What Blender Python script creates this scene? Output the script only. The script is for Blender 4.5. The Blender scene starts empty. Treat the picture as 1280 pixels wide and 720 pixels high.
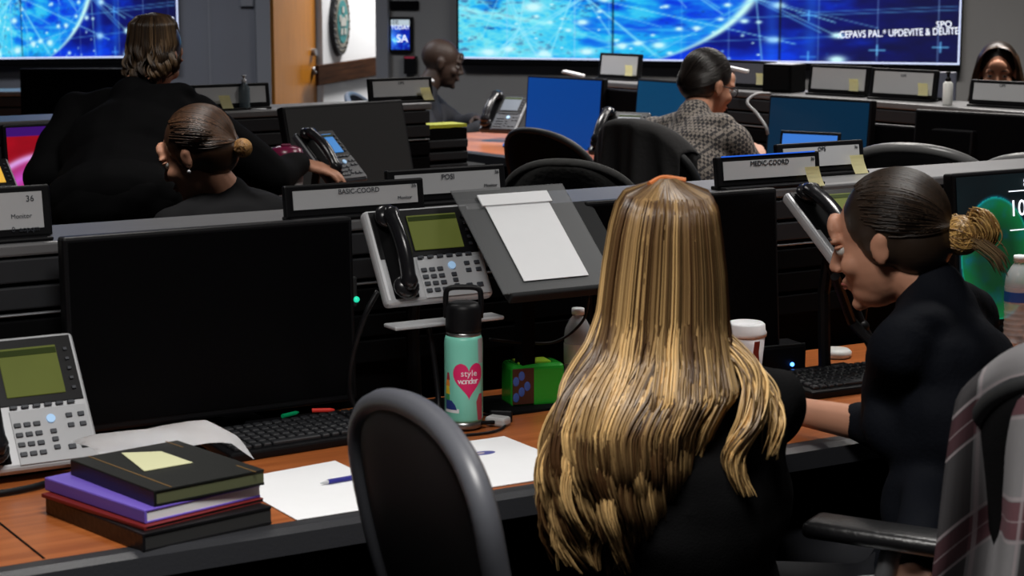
import bpy, bmesh, math, random
import numpy as np
from mathutils import Vector, Matrix, Euler
random.seed(7); rng = np.random.default_rng(7)
C = bpy.context.scene.collection
sc = bpy.context.scene
V = Vector
PI = math.pi
def R(d): return math.radians(d)

# ------------------------------------------------------------------ camera, light, exposure
PITCH = R(9.3); FPX = 2500.0; EYE = 1.65
cam_d = bpy.data.cameras.new('camera'); cam = bpy.data.objects.new('camera', cam_d); C.objects.link(cam)
cam.location = (0, 0, EYE); cam.rotation_euler = (PI / 2 - PITCH, 0, 0)
cam_d.sensor_width = 36; cam_d.lens = FPX / 1280 * 36; cam_d.clip_start = .05
cam_d.dof.use_dof = True; cam_d.dof.focus_distance = 4.5; cam_d.dof.aperture_fstop = 8.0
sc.camera = cam
sc.view_settings.view_transform = 'Standard'; sc.view_settings.look = 'None'
sc.view_settings.exposure = 0.0; sc.view_settings.gamma = 1.0; sc.view_settings.use_curve_mapping = False
w = bpy.data.worlds.new('world'); sc.world = w; w.use_nodes = True
w.node_tree.nodes['Background'].inputs[0].default_value = (.6, .7, 1, 1)
w.node_tree.nodes['Background'].inputs[1].default_value = 0.012
def area(name, loc, size, power, col=(1, .97, .93), rot=(0, 0, 0), spread=180):
    l = bpy.data.lights.new(name, 'AREA'); l.shape = 'RECTANGLE'; l.size = size[0]; l.size_y = size[1]
    l.energy = power; l.color = col; l.spread = R(spread)
    o = bpy.data.objects.new(name, l); C.objects.link(o); o.location = loc; o.rotation_euler = [R(a) for a in rot]
    return o
area('ceiling_light', (-.2, 2.15, 2.85), (.9, .5), 37, spread=120)
area('ceiling_light', (1.2, 4.6, 2.85), (.6, .6), 22, spread=120)
area('ceiling_light', (.9, 6.5, 2.85), (.6, .6), 16, (1, .96, .9), spread=120)  # added fill from above, lifts the dim displays on the far console
area('ceiling_light', (-1.0, 5.0, 2.85), (.6, .6), 14, spread=110)
area('ceiling_light', (-.2, 8.6, 2.85), (.6, .6), 22, (1, .97, .95), spread=110)
area('ceiling_light', (2.4, 8.2, 2.85), (.6, .6), 22, (1, .95, .88), spread=120)
area('ceiling_light', (-.3, 13.9, 2.75), (.5, 1.0), 140, (1, .97, .92), spread=170)
area('ceiling_light', (-1.8, 10.2, 2.85), (1.0, .4), 30, (.9, .93, 1), spread=150)
area('ceiling_light', (1.6, 9.0, 2.85), (1.6, .4), 80, (1, .95, .9), spread=150)

# ------------------------------------------------------------------ materials
MATS = {}
def lin(c):
    return tuple((x / 12.92 if x <= .04045 else ((x + .055) / 1.055) ** 2.4) for x in c)
def hexc(h):
    return lin(tuple(int(h[i:i + 2], 16) / 255 for i in (0, 2, 4)))
def mat(name, col, rough=.5, metal=0., emit=0., noise=0., nscale=30., bump=0., bscale=200., trans=0., alpha=1., spec=.5, coat=0., ior=1.45):
    if name in MATS: return MATS[name]
    if isinstance(col, str): col = hexc(col)
    m = bpy.data.materials.new(name); m.use_nodes = True; nt = m.node_tree; b = nt.nodes['Principled BSDF']
    b.inputs['Base Color'].default_value = (*col, 1); b.inputs['Roughness'].default_value = rough
    b.inputs['Metallic'].default_value = metal; b.inputs['Specular IOR Level'].default_value = spec
    b.inputs['Transmission Weight'].default_value = trans; b.inputs['Alpha'].default_value = alpha
    b.inputs['Coat Weight'].default_value = coat; b.inputs['IOR'].default_value = ior
    if emit: b.inputs['Emission Color'].default_value = (*col, 1); b.inputs['Emission Strength'].default_value = emit
    if noise or bump: tc = nt.nodes.new('ShaderNodeTexCoord')
    if noise:
        n = nt.nodes.new('ShaderNodeTexNoise'); n.inputs['Scale'].default_value = nscale; n.inputs['Detail'].default_value = 5
        nt.links.new(tc.outputs['Object'], n.inputs['Vector'])
        r = nt.nodes.new('ShaderNodeMapRange'); r.inputs[3].default_value = 1 - noise; r.inputs[4].default_value = 1 + noise
        nt.links.new(n.outputs[0], r.inputs[0])
        mx = nt.nodes.new('ShaderNodeVectorMath'); mx.operation = 'SCALE'; mx.inputs[0].default_value = col
        nt.links.new(r.outputs[0], mx.inputs['Scale']); nt.links.new(mx.outputs[0], b.inputs['Base Color'])
    if bump:
        n2 = nt.nodes.new('ShaderNodeTexNoise'); n2.inputs['Scale'].default_value = bscale
        nt.links.new(tc.outputs['Object'], n2.inputs['Vector'])
        bp = nt.nodes.new('ShaderNodeBump'); bp.inputs['Strength'].default_value = bump; bp.inputs['Distance'].default_value = .004
        nt.links.new(n2.outputs[0], bp.inputs['Height']); nt.links.new(bp.outputs[0], b.inputs['Normal'])
    MATS[name] = m; return m
BLK = mat('black_plastic', (.005, .005, .006), .45, spec=.22)
BLKM = mat('matte_black', (.0030, .0030, .0034), .8, spec=.06)
SCR = mat('screen_off', (.0015, .0015, .002), .4, spec=.10)
DG = mat('dark_grey_plastic', (.017, .018, .019), .5, bump=.15, bscale=500)
EDGE = mat('edge_bumper', (.026, .027, .031), .38, bump=.1)
CAPG = mat('grey_cap_laminate', (.13, .13, .135), .42, noise=.12, nscale=14)
SLAT = mat('slat_wall_grey', (.026, .027, .030), .5, spec=.2)
SLATE = mat('slat_rail_metal', (.30, .31, .33), .35, .6)
SILV = mat('silver_plastic', (.50, .51, .53), .35, .15)
PHF = mat('phone_face_grey', (.42, .43, .45), .4)
KEYM = mat('phone_key_dark', (.035, .04, .05), .5)
PAPER = mat('white_paper', (.82, .83, .85), .7, noise=.02)
CARD = mat('display_card_grey', (.47, .475, .49), .5, noise=.05, nscale=8)
INK = mat('dark_ink', (.03, .035, .045), .6)
NOTE = mat('sticky_note_yellow', (.85, .80, .48), .7)
LCD = mat('lcd_green', (.085, .10, .022), .55, emit=.45, noise=.15, nscale=12, spec=.1)
LCDB = mat('lcd_blue', (.03, .16, .42), .3, emit=.8)
FAB = mat('black_chair_fabric', (.0055, .0055, .006), .85, bump=.4, bscale=600, spec=.08)
LEA = mat('black_leather', (.007, .007, .008), .34, bump=.25, bscale=90)
CHR = mat('chair_metal', (.25, .25, .26), .3, .8)
SKIN = mat('skin_light', (.50, .24, .15), .62, noise=.08, nscale=20)
SKIND = mat('skin_deep', (.040, .022, .015), .55, noise=.1, nscale=20)
EYEW = mat('eye_white', (.5, .48, .45), .3)
EYEI = mat('iris_dark', (.02, .012, .008), .2)
LIPM = mat('lip_skin', (.36, .10, .08), .45)
LIPD = mat('lip_deep', (.06, .022, .016), .45)
def wood_mat(name, c1, c2, rot=0, scale=(1, 14, 14), rough=.35):
    m = bpy.data.materials.new(name); m.use_nodes = True; nt = m.node_tree; b = nt.nodes['Principled BSDF']
    tc = nt.nodes.new('ShaderNodeTexCoord'); mp = nt.nodes.new('ShaderNodeMapping'); mp.inputs['Scale'].default_value = scale
    mp.inputs['Rotation'].default_value = (0, 0, rot)
    n = nt.nodes.new('ShaderNodeTexNoise'); n.inputs['Scale'].default_value = 3; n.inputs['Detail'].default_value = 6; n.inputs['Distortion'].default_value = .8
    r = nt.nodes.new('ShaderNodeValToRGB'); r.color_ramp.elements[0].color = (*c1, 1); r.color_ramp.elements[1].color = (*c2, 1)
    r.color_ramp.elements[0].position = .3; r.color_ramp.elements[1].position = .7
    L = nt.links.new
    L(tc.outputs['Object'], mp.inputs[0]); L(mp.outputs[0], n.inputs[0]); L(n.outputs[0], r.inputs[0]); L(r.outputs[0], b.inputs['Base Color'])
    b.inputs['Roughness'].default_value = rough; b.inputs['Specular IOR Level'].default_value = .05 if rough > .8 else .5; return m
WOOD = wood_mat('desk_cherry_wood', (.27, .070, .016), (.42, .125, .032))
DOORW = wood_mat('door_oak', (.42, .155, .012), (.52, .20, .022), scale=(14, 14, 1))
RAILW = wood_mat('chair_rail_wood', (.012, .005, .003), (.055, .022, .010), scale=(1, 1, 30), rough=.9)
def attr_mat(name, emit=0., rough=.5, spec=.5, aniso=0.):
    m = bpy.data.materials.new(name); m.use_nodes = True; nt = m.node_tree; b = nt.nodes['Principled BSDF']
    a = nt.nodes.new('ShaderNodeAttribute'); a.attribute_name = 'col'
    if emit:
        b.inputs['Base Color'].default_value = (.01, .01, .01, 1)
        nt.links.new(a.outputs['Color'], b.inputs['Emission Color']); b.inputs['Emission Strength'].default_value = emit
        b.inputs['Specular IOR Level'].default_value = .2
    else:
        nt.links.new(a.outputs['Color'], b.inputs['Base Color']); b.inputs['Specular IOR Level'].default_value = spec
    b.inputs['Roughness'].default_value = rough; return m
LEDM = attr_mat('video_wall_image', emit=1.0)
LEDS = attr_mat('screen_image', emit=.8)
HAIRM = attr_mat('hair_strands', rough=.38, spec=.5)

# ------------------------------------------------------------------ scene graph helpers
def thing(name, label, cat, loc=(0, 0, 0), rotz=0., group=None, kind=None):
    o = bpy.data.objects.new(name, None); C.objects.link(o); o.empty_display_size = .05
    o.location = loc; o.rotation_euler = (0, 0, rotz)
    tag(o, label, cat, group, kind); return o
def tag(o, label=None, cat=None, group=None, kind=None):
    if label: o['label'] = label
    if cat: o['category'] = cat
    if group: o['group'] = group
    if kind: o['kind'] = kind
    return o
def link(name, me, m, parent=None, label=None, smooth=False, loc=None, rotz=0):
    if isinstance(me, bmesh.types.BMesh):
        bm = me; bmesh.ops.recalc_face_normals(bm, faces=bm.faces); me = bpy.data.meshes.new(name); bm.to_mesh(me); bm.free()
    o = bpy.data.objects.new(name, me); C.objects.link(o)
    for mm in (m if isinstance(m, (list, tuple)) else [m]):
        if mm: me.materials.append(mm)
    if parent: o.parent = parent
    if label: o['label'] = label
    if loc: o.location = loc
    if rotz: o.rotation_euler = (0, 0, rotz)
    if smooth:
        me.polygons.foreach_set('use_smooth', [True] * len(me.polygons))
    return o
def smooth_angle(o, a=35):
    me = o.data; me.polygons.foreach_set('use_smooth', [True] * len(me.polygons))
    me.set_sharp_from_angle(angle=R(a)); return o
def copy_tree(o, parent=None):
    c = o.copy(); C.objects.link(c); c.parent = parent
    for ch in list(o.children): copy_tree(ch, c)
    return c
def TR(loc=(0, 0, 0), rot=(0, 0, 0)):
    return Matrix.Translation(V(loc)) @ Euler([R(a) for a in rot]).to_matrix().to_4x4()
def box(bm, c, s, M=None, bev=0., seg=2):
    r = bmesh.ops.create_cube(bm, size=1.0); vs = r['verts']
    for v in vs: v.co = V((v.co.x * s[0], v.co.y * s[1], v.co.z * s[2]))
    if bev:
        es = list({e for v in vs for e in v.link_edges})
        rr = bmesh.ops.bevel(bm, geom=es, offset=bev, segments=seg, affect='EDGES', profile=.5)
        vs = list({v for f in rr['faces'] for v in f.verts} | {v for v in vs if v.is_valid})
    for v in vs:
        v.co = v.co + V(c)
        if M is not None: v.co = M @ v.co
    return vs
def cone(bm, p0, r0, p1, r1, n=16, caps=True, M=None):
    p0 = V(p0); p1 = V(p1); d = p1 - p0; L = d.length
    if L < 1e-6: return
    q = d.to_track_quat('Z', 'Y').to_matrix().to_4x4()
    T = Matrix.Translation((p0 + p1) / 2) @ q
    if M is not None: T = M @ T
    bmesh.ops.create_cone(bm, cap_ends=caps, cap_tris=False, segments=n, radius1=r0, radius2=r1, depth=L, matrix=T)
def sph(bm, c, r, M=None, u=16, v=10, rot=None):
    if not hasattr(r, '__len__'): r = (r, r, r)
    T = Matrix.Translation(V(c)) @ (rot if rot is not None else Matrix.Identity(4)) @ Matrix.Diagonal((*r, 1))
    if M is not None: T = M @ T
    bmesh.ops.create_uvsphere(bm, u_segments=u, v_segments=v, radius=1, matrix=T)
def lathe(bm, prof, c=(0, 0, 0), n=32, M=None, cap=True):
    rings = []
    for r, z in prof:
        rings.append([bm.verts.new(V((c[0] + max(r, 1e-4) * math.cos(2 * PI * i / n), c[1] + max(r, 1e-4) * math.sin(2 * PI * i / n), c[2] + z))) for i in range(n)])
    for a, b in zip(rings, rings[1:]):
        for i in range(n): bm.faces.new((a[i], a[(i + 1) % n], b[(i + 1) % n], b[i]))
    if cap: bm.faces.new(rings[0][::-1]); bm.faces.new(rings[-1])
    if M is not None:
        for rg in rings:
            for v in rg: v.co = M @ v.co
def tube(bm, pts, r, n=8, caps=True, flat=1.0):
    pts = [V(p) for p in pts]; rings = []
    N = len(pts)
    up = V((0, 0, 1))
    for i, p in enumerate(pts):
        t = (pts[min(i + 1, N - 1)] - pts[max(i - 1, 0)]).normalized()
        if i == 0:
            a = t.cross(up)
            if a.length < .2: a = t.cross(V((1, 0, 0)))
        else: a = pa - t * pa.dot(t)
        a.normalize(); pa = a; b = t.cross(a).normalized()
        rr = r[i] if hasattr(r, '__len__') else r
        rings.append([bm.verts.new(p + a * rr * math.cos(2 * PI * k / n) + b * rr * flat * math.sin(2 * PI * k / n)) for k in range(n)])
    for A, B in zip(rings, rings[1:]):
        for k in range(n): bm.faces.new((A[k], A[(k + 1) % n], B[(k + 1) % n], B[k]))
    if caps: bm.faces.new(rings[0][::-1]); bm.faces.new(rings[-1])
def spline(pts, n=8):
    pts = [V(p) for p in pts]; out = []
    P = [pts[0] * 2 - pts[1]] + pts + [pts[-1] * 2 - pts[-2]]
    for i in range(1, len(P) - 2):
        for k in range(n):
            t = k / n; a, b, c, d = P[i - 1], P[i], P[i + 1], P[i + 2]
            out.append(.5 * ((2 * b) + (c - a) * t + (2 * a - 5 * b + 4 * c - d) * t * t + (3 * b - a - 3 * c + d) * t ** 3))
    out.append(pts[-1]); return out
def prism(bm, poly, y0, y1, M=None):
    "polygon in x,z extruded along y"
    a = [bm.verts.new(V((x, y0, z))) for x, z in poly]; b = [bm.verts.new(V((x, y1, z))) for x, z in poly]
    n = len(poly); bm.faces.new(a); bm.faces.new(b[::-1])
    for i in range(n): bm.faces.new((a[i], b[i], b[(i + 1) % n], a[(i + 1) % n]))
    if M is not None:
        for v in a + b: v.co = M @ v.co
def nb(): return bmesh.new()
def one(f, *a, **k):
    bm = bmesh.new(); f(bm, *a, **k); return bm
def text(s, size, M, m, parent, name='lettering', extrude=.0004, align='CENTER'):
    cu = bpy.data.curves.new(name, 'FONT'); cu.body = s; cu.size = size; cu.extrude = extrude; cu.align_x = align; cu.align_y = 'CENTER'
    cu.resolution_u = 3
    t_ = bpy.data.objects.new('t', cu); C.objects.link(t_); dg = bpy.context.evaluated_depsgraph_get(); me = bpy.data.meshes.new_from_object(t_.evaluated_get(dg)); bpy.data.objects.remove(t_); bpy.data.curves.remove(cu)
    me.materials.clear(); o = link(name, me, m, parent); o.matrix_local = M; return o
def img_grid(name, w, h, nx, nz, fn, m, parent=None, M=None, thick=0.0):
    "flat lit panel in local x,z (origin bottom left, facing -y), coloured per vertex"
    xs = np.linspace(0, 1, nx); zs = np.linspace(0, 1, nz); X, Z = np.meshgrid(xs, zs)
    col = fn(X, Z)
    co = np.stack([X * w, np.zeros_like(X), Z * h], -1).reshape(-1, 3)
    i = np.arange(nx * nz).reshape(nz, nx)
    f = np.stack([i[:-1, :-1], i[:-1, 1:], i[1:, 1:], i[1:, :-1]], -1).reshape(-1, 4)
    me = bpy.data.meshes.new(name); me.from_pydata(co.tolist(), [], f.tolist())
    at = me.color_attributes.new('col', 'FLOAT_COLOR', 'POINT')
    c4 = np.ones((nx * nz, 4), np.float32); c = np.clip(col, 0, 1).reshape(-1, 3)
    c4[:, :3] = np.where(c <= .04045, c / 12.92, ((c + .055) / 1.055) ** 2.4)
    at.data.foreach_set('color', c4.ravel())
    o = link(name, me, m, parent)
    if M is not None: o.matrix_local = M
    return o
def vnoise(X, Y, seed=0):
    g = np.random.default_rng(seed).random((64, 64)); xi = np.floor(X).astype(int); yi = np.floor(Y).astype(int)
    fx = X - xi; fy = Y - yi; fx = fx * fx * (3 - 2 * fx); fy = fy * fy * (3 - 2 * fy)
    a = g[yi % 64, xi % 64]; b = g[yi % 64, (xi + 1) % 64]; c = g[(yi + 1) % 64, xi % 64]; d = g[(yi + 1) % 64, (xi + 1) % 64]
    return (a * (1 - fx) + b * fx) * (1 - fy) + (c * (1 - fx) + d * fx) * fy
def fbm(X, Y, seed=0, o=4):
    s = 0; a = .5
    for k in range(o): s = s + a * vnoise(X * 2 ** k, Y * 2 ** k, seed + k); a *= .5
    return s
def ray(px, py):
    a = (px - 640) / FPX; u = (360 - py) / FPX
    return V((a, math.cos(PITCH) + u * math.sin(PITCH), -math.sin(PITCH) + u * math.cos(PITCH)))
def on_y(px, py, y): d = ray(px, py); return V((0, 0, EYE)) + d * (y / d.y)
def on_z(px, py, z): d = ray(px, py); return V((0, 0, EYE)) + d * ((z - EYE) / d.z)

# ------------------------------------------------------------------ the room
def struct(name, bm, m, parent=None):
    o = link(name, bm, m, parent)
    if not parent: o['kind'] = 'structure'
    return o
FLOORM = mat('carpet_dark', (.012, .013, .017), .95, noise=.3, nscale=60, bump=.3)
CEILM = mat('ceiling_tile_dark', (.10, .10, .11), .9)
WALLM = mat('wall_grey_paint', (.19, .195, .22), .6, noise=.05, nscale=3)
WALLR = mat('wall_grey_warm_paint', (.27, .267, .262), .6, noise=.05, nscale=3)
HALLM = mat('hall_wall_white', (.62, .63, .66), .6)
TRIMM = mat('door_frame_grey', (.24, .245, .265), .45)
struct('floor', one(box, (0, 7, -.05), (14, 22, .1)), FLOORM)
struct('ceiling', one(box, (0, 7, 2.95), (14, 22, .1)), CEILM)
struct('wall_left', one(box, (-5.2, 6, 1.45), (.1, 14, 2.9)), WALLM)
struct('wall_right', one(box, (5.6, 6, 1.45), (.1, 14, 2.9)), WALLR)
struct('wall_behind', one(box, (0, -1.2, 1.45), (11, .1, 2.9)), WALLM)
def wall_seg(name, a, b, m, t=.1, z0=0, z1=2.9, parent=None):
    a = V(a); b = V(b); d = b - a; L = d.length; ang = math.atan2(d.y, d.x)
    bm = one(box, (L / 2, t / 2, (z0 + z1) / 2), (L, t, z1 - z0))
    o = struct(name, bm, m, parent); o.location = (a.x, a.y, 0); o.rotation_euler = (0, 0, ang); return o
def gx(px, y): return (px - 640) / FPX * (y * math.cos(PITCH) + .1)
# right front wall: rotated -15 deg, faces the room; corner next to the door opening
YW = 12.0
AR = R(-15)
RW0 = V((gx(482, YW + .3), YW + .3)); RW1 = RW0 + V((math.cos(AR), math.sin(AR))) * 6.4
wall_seg('wall_front_right', RW0, RW1, WALLR)
AL = R(13)
LW1 = V((gx(330, YW + .15), YW + .15)); LW0 = LW1 - V((math.cos(AL), math.sin(AL))) * 4.6
wall_seg('wall_front_left', LW0, LW1, WALLM)
def plane_hit(px, py, P0, ang, off=0.0):
    "ray meets the vertical plane through P0 with direction ang, moved off metres towards the camera"
    n = V((math.sin(ang), -math.cos(ang), 0)); d = ray(px, py); p0 = V((P0[0], P0[1], 0)) + n * off
    return V((0, 0, EYE)) + d * ((p0 - V((0, 0, EYE))).dot(n) / d.dot(n))
# door opening, hall beyond
HA = R(90 - 15)
HW = V((-1.30, 12.7)); HD = V((math.cos(HA), math.sin(HA)))
wall_seg('wall_hall', tuple(HW + HD * .30), tuple(HW + HD * 3.2), HALLM)
wall_seg('wall_hall_end', (-1.6, 15.6), (2.5, 15.6), HALLM)
t0 = HW + HD * .12; t1 = HW + HD * 3.1
o = struct('trim_1', one(box, (1.5, -.012, 0), (3.0, .024, .13), None, .006), RAILW)
o.location = (t0.x, t0.y, .925); o.rotation_euler = (0, 0, HA); o.location.x += .012
# door jambs
for n, (px0, px1, y, P, A) in enumerate(((319, 337, 12.12, LW1, AL), (473, 489, 12.28, RW0, AR))):
    a = plane_hit(px0, 60, P, A); b = plane_hit(px1, 60, P, A)
    d = (b.xy - a.xy); L = d.length
    o = struct('trim_%d' % (n + 2), one(box, (L / 2, .04, 1.45), (L, .2, 2.9), None, .008), TRIMM)
    o.location = (a.x, a.y, 0); o.rotation_euler = (0, 0, math.atan2(d.y, d.x))
# panel seams on the left wall and skirting
for px in (262,):
    a = plane_hit(px, 60, LW1, AL, .003); o = struct('trim_4', one(box, (0, 0, 1.45), (.012, .008, 2.9)), TRIMM); o.location = (a.x, a.y, 0); o.rotation_euler = (0, 0, AL)
def wallbase(name, P, A, L):
    o = struct(name, one(box, (L / 2, -.01, .06), (L, .02, .12)), BLKM); o.location = (P[0], P[1], 0); o.rotation_euler = (0, 0, A)
wallbase('baseboard_front_right', RW0, AR, 6.3); wallbase('baseboard_front_left', LW0, AL, 4.5)
# oak door leaf, hinged at the left jamb
hinge = V((-1.452, 12.28)); dend = V((-1.262, 12.98)); dd = dend - hinge; DL = dd.length
door = thing('door_1', 'open oak door leaf with lever handle and a deadbolt', 'door', (hinge.x, hinge.y, 0), math.atan2(dd.y, dd.x), kind='structure')
door['kind'] = 'structure'
link('door_leaf', one(box, (DL / 2, .022, 1.05), (DL, .044, 2.1), None, .003), DOORW, door)
bm = nb(); cone(bm, (DL - .07, -.002, .95), .026, (DL - .07, -.014, .95), .026); cone(bm, (DL - .07, -.01, .95), .010, (DL - .07, -.06, .95), .010)
tube(bm, spline([(DL - .07, -.055, .95), (DL - .10, -.06, .95), (DL - .18, -.055, .945)], 4), .009)
link('door_handle', bm, CHR, door, smooth=True)
link('deadbolt', one(cone, (DL - .07, 0, 1.07), .024, (DL - .07, -.025, 1.07), .022), CHR, door)
# oval seal plaque on the hall wall
n = V((math.sin(HA), -math.cos(HA))); pc = plane_hit(422, 27, HW, HA)
pq = thing('wall_plaque', 'oval dark seal plaque with a teal centre on the white hall wall', 'plaque', tuple(pc), HA); pq.scale = (.80, 1, 1.12)
link('plaque_rim', one(cone, (0, 0, 0), .205, (0, -.03, 0), .195, 40), mat('plaque_dark', (.02, .022, .025), .4), pq)
link('plaque_ring', one(cone, (0, -.03, 0), .150, (0, -.034, 0), .150, 40), mat('plaque_tan', (.20, .19, .16), .5), pq)
link('plaque_centre', one(cone, (0, -.034, 0), .125, (0, -.038, 0), .125, 40), mat('plaque_teal', (.01, .16, .17), .5), pq)
bm = nb()
for k in range(5):
    a = R(90 + 72 * k); box(bm, (.07 * math.cos(a), -.041, .07 * math.sin(a)), (.05, .004, .035))
box(bm, (0, -.041, 0), (.13, .004, .05)); link('emblem', bm, mat('plaque_pale', (.35, .36, .34), .5), pq)
bm = nb()
for k in range(24):
    a = 2 * PI * k / 24; sph(bm, (.175 * math.cos(a), -.03, .175 * math.sin(a)), .010, u=8, v=5)
link('studs', bm, mat('plaque_tan', 0), pq)

# ---------------------------------------------------------------- video walls
_a = [(117, 2), (146, 32), (166, 77)]
def circ(p):
    (x1, y1), (x2, y2), (x3, y3) = p
    d = 2 * (x1 * (y2 - y3) + x2 * (y3 - y1) + x3 * (y1 - y2))
    ux = ((x1 ** 2 + y1 ** 2) * (y2 - y3) + (x2 ** 2 + y2 ** 2) * (y3 - y1) + (x3 ** 2 + y3 ** 2) * (y1 - y2)) / d
    uy = ((x1 ** 2 + y1 ** 2) * (x3 - x2) + (x2 ** 2 + y2 ** 2) * (x1 - x3) + (x3 ** 2 + y3 ** 2) * (x2 - x1)) / d
    return ux, uy, math.hypot(x1 - ux, y1 - uy)
CX, CY, CR = circ(_a)
def video(X, Y, K, seams):
    "X, Y in image pixels of the wide wall (624 wide, Y up from the lower edge); K = horizontal stretch"
    x = X / K; y = Y
    n = fbm(X / 34, Y / 9, 3); n2 = fbm(X / 60, Y / 24, 9); n3 = fbm(X / 9, Y / 3.2, 15, 3)
    d = np.hypot(x - CX, y - CY); ins = np.clip((CR - d) / 2 + .5, 0, 1)
    deep = np.array([.01, .05, .42]); blue = np.array([.0, .22, .88]); cyan = np.array([.10, .72, .96]); pale = np.array([.62, .98, .95]); navy = np.array([.01, .02, .22])
    def mix(a, b, t): return a * (1 - t[..., None]) + b * t[..., None]
    g = np.clip(1.45 - X / 300 + (n - .5) * 2.2 + (.35 - Y / 200) * np.clip(1 - X / 300, 0, 1), 0, 1)
    c = mix(np.broadcast_to(blue, X.shape + (3,)) * 1.0, cyan, g)
    c = mix(c, pale, np.clip((g - .75) * 2.4 + (n3 - .5) * 1.5, 0, 1) * np.clip(1.2 - X / 260, 0, 1))
    c = mix(c, deep, np.clip((n3 - .54) * 2.6 + (n2 - .5) * 1.6, 0, .5))
    rimd = np.clip(1 - (CR - d) / 26, 0, 1) * ins
    c = mix(c, cyan, np.clip(rimd * (n3 + .15), 0, 1) * .8)
    o = mix(np.broadcast_to(deep, X.shape + (3,)) * 1.1, blue, np.clip((n2 - .45) * 3 + .45 - (X - 300) / 420, 0, 1))
    o = mix(o, navy, np.clip((X - 380) / 240 + (n - .5), 0, .9))
    o = mix(o, cyan, np.clip((n3 - .66) * 4, 0, .5) * np.clip(1.4 - X / 420, 0, 1))
    c = mix(o, c, ins)
    arc = np.exp(-((d - CR) / (1.2 + Y * .032)) ** 2) * np.clip(.45 + Y / 60, 0, 1)
    c = mix(c, np.array([.80, 1.0, .97]), np.clip(arc, 0, 1))
    r = np.random.default_rng(5)
    def line(x0, y0, x1, y1, wd, s, colr=np.array([.45, .80, 1.0])):
        nonlocal c
        dx, dy = x1 - x0, y1 - y0; L2 = dx * dx + dy * dy
        t = np.clip(((X - x0) * dx + (Y - y0) * dy) / L2, 0, 1)
        q = np.hypot((X - x0 - t * dx) / K * 1.4, Y - y0 - t * dy)
        c = mix(c, colr, np.clip(np.exp(-(q / wd) ** 2) * s, 0, 1))
    hubs = [(80, 36), (165, 75), (240, 120), (120, 3), (380, 74), (60, 90), (200, 10), (300, 150)]
    for hx, hy in hubs[:6]:
        for k in range(15):
            a = r.uniform(0, 2 * PI); L = r.uniform(60, 190)
            line(hx, hy, hx + L * math.cos(a) * 1.5, hy + L * math.sin(a) * .8, .75, r.uniform(.35, .75), np.array([.60, .92, 1.0]))
    line(378, 72, 460, 34, .8, .6); line(378, 72, 330, 50, .7, .4); line(300, 48, 624, 62, .8, .45); line(270, 20, 490, 30, .8, .4); line(430, 57, 624, 66, .8, .4)
    line(0, 60, 120, 42, 3, .6, np.array([.7, 1, 1])); line(120, 42, 200, 18, 2, .4, np.array([.6, .95, 1]))
    for gxp, s in ((64, .5), (152, .6), (196, .3), (288, .25), (347, .35), (457, .3), (528, .35), (600, .4)):
        line(gxp, 0, gxp, 340, .55, s, np.array([.65, .85, 1.0]))
    for cxp, cyp in ((445, 54), (528, 14), (603, 18), (445, 5)):
        line(cxp - 9, cyp, cxp + 9, cyp, .8, .7); line(cxp, cyp - 6, cxp, cyp + 6, .7, .8)
    dots = [(480, 31, 8), (407, 66, 9), (402, 25, 9), (260, 17, 9), (233, 19, 7), (307, 38, 6), (285, 37, 5), (480, 2, 12), (112, 5, 10), (66, 10, 8), (168, 8, 10), (213, 16, 8), (162, 44, 8), (98, 62, 14), (40, 6, 12), (190, 72, 7), (366, 47, 6), (345, 66, 5), (60, 88, 8), (425, 90, 9), (520, 120, 9)]
    for k in range(130): dots.append((r.uniform(0, 400), r.uniform(0, 330), r.uniform(1.5, 4.5)))
    for px_, py_, rr in dots:
        q = ((X - px_) / K / (rr * .42)) ** 2 + ((Y - py_) / (rr * .42)) ** 2
        c = mix(c, np.array([.80, .98, 1.0]), np.clip(np.exp(-q) * 1.2, 0, 1))
    bars = np.clip(np.exp(-((X - 400) / 9) ** 2) + np.exp(-((X - 448) / 9) ** 2), 0, 1) * .35
    c = mix(c, np.array([.15, .5, 1.0]), bars * (X > 380))
    for s in seams: c = c * (1 - .75 * np.exp(-((X - s) / 1.3) ** 2))[..., None]
    return np.clip(c, 0, 1)
def video_wall(px0, px1, pyb, P, A, label, hgt, K, seams, sign):
    off = .10
    a = plane_hit(px0, pyb[0], P, A, off); b = plane_hit(px1, pyb[1], P, A, off)
    W = (b.xy - a.xy).length; z0 = (a.z + b.z) / 2
    t = thing('video_wall', label, 'screen', (a.x, a.y, z0), A)
    link('screen_housing', one(box, (W / 2, .055, hgt / 2 - .02), (W + .03, .085, hgt + .06), None, .006), BLKM, t)
    pxm = 624 / (W / 1.0)
    if K > 2: fn = lambda X, Z: video(X * 624, Z * hgt * 208, 2.27, seams)
    else: fn = lambda X, Z: video(X * 624, Z * hgt * 208, 2.27, seams)
    img_grid('screen_image', W, hgt, 520 if K > 2 else 300, 240, fn, LEDM, t, TR((0, .008, 0)))
    bm = nb(); ft = .009
    box(bm, (W / 2, .004, -ft / 2), (W + .02, .012, ft)); box(bm, (W + ft / 2 if sign > 0 else -ft / 2, .004, hgt / 2), (ft, .012, hgt)); box(bm, (W + ft / 2, .004, hgt / 2), (ft, .012, hgt)) if sign < 0 else None
    link('screen_edge_strip', bm, mat('pale_edge_light', (.55, .62, .85), .4, emit=1.0), t)
    return t, W
TXT = mat('screen_text_white', (.85, .9, 1), .5, emit=1.1)
vr, WR = video_wall(573, 1197, (72, 78), RW0, AR, 'wide wall display of a blue glowing globe with network lines and dots', 1.6, 2.27, [201, 410], 1)
text(':CEPAVS PAL.* UPDEVITE & DEUITE', .056, TR((WR * .885, -.002, .165), (90, -2.5, 0)) @ Matrix.Diagonal((.78, 1, 1, 1)), TXT, vr)
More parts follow.
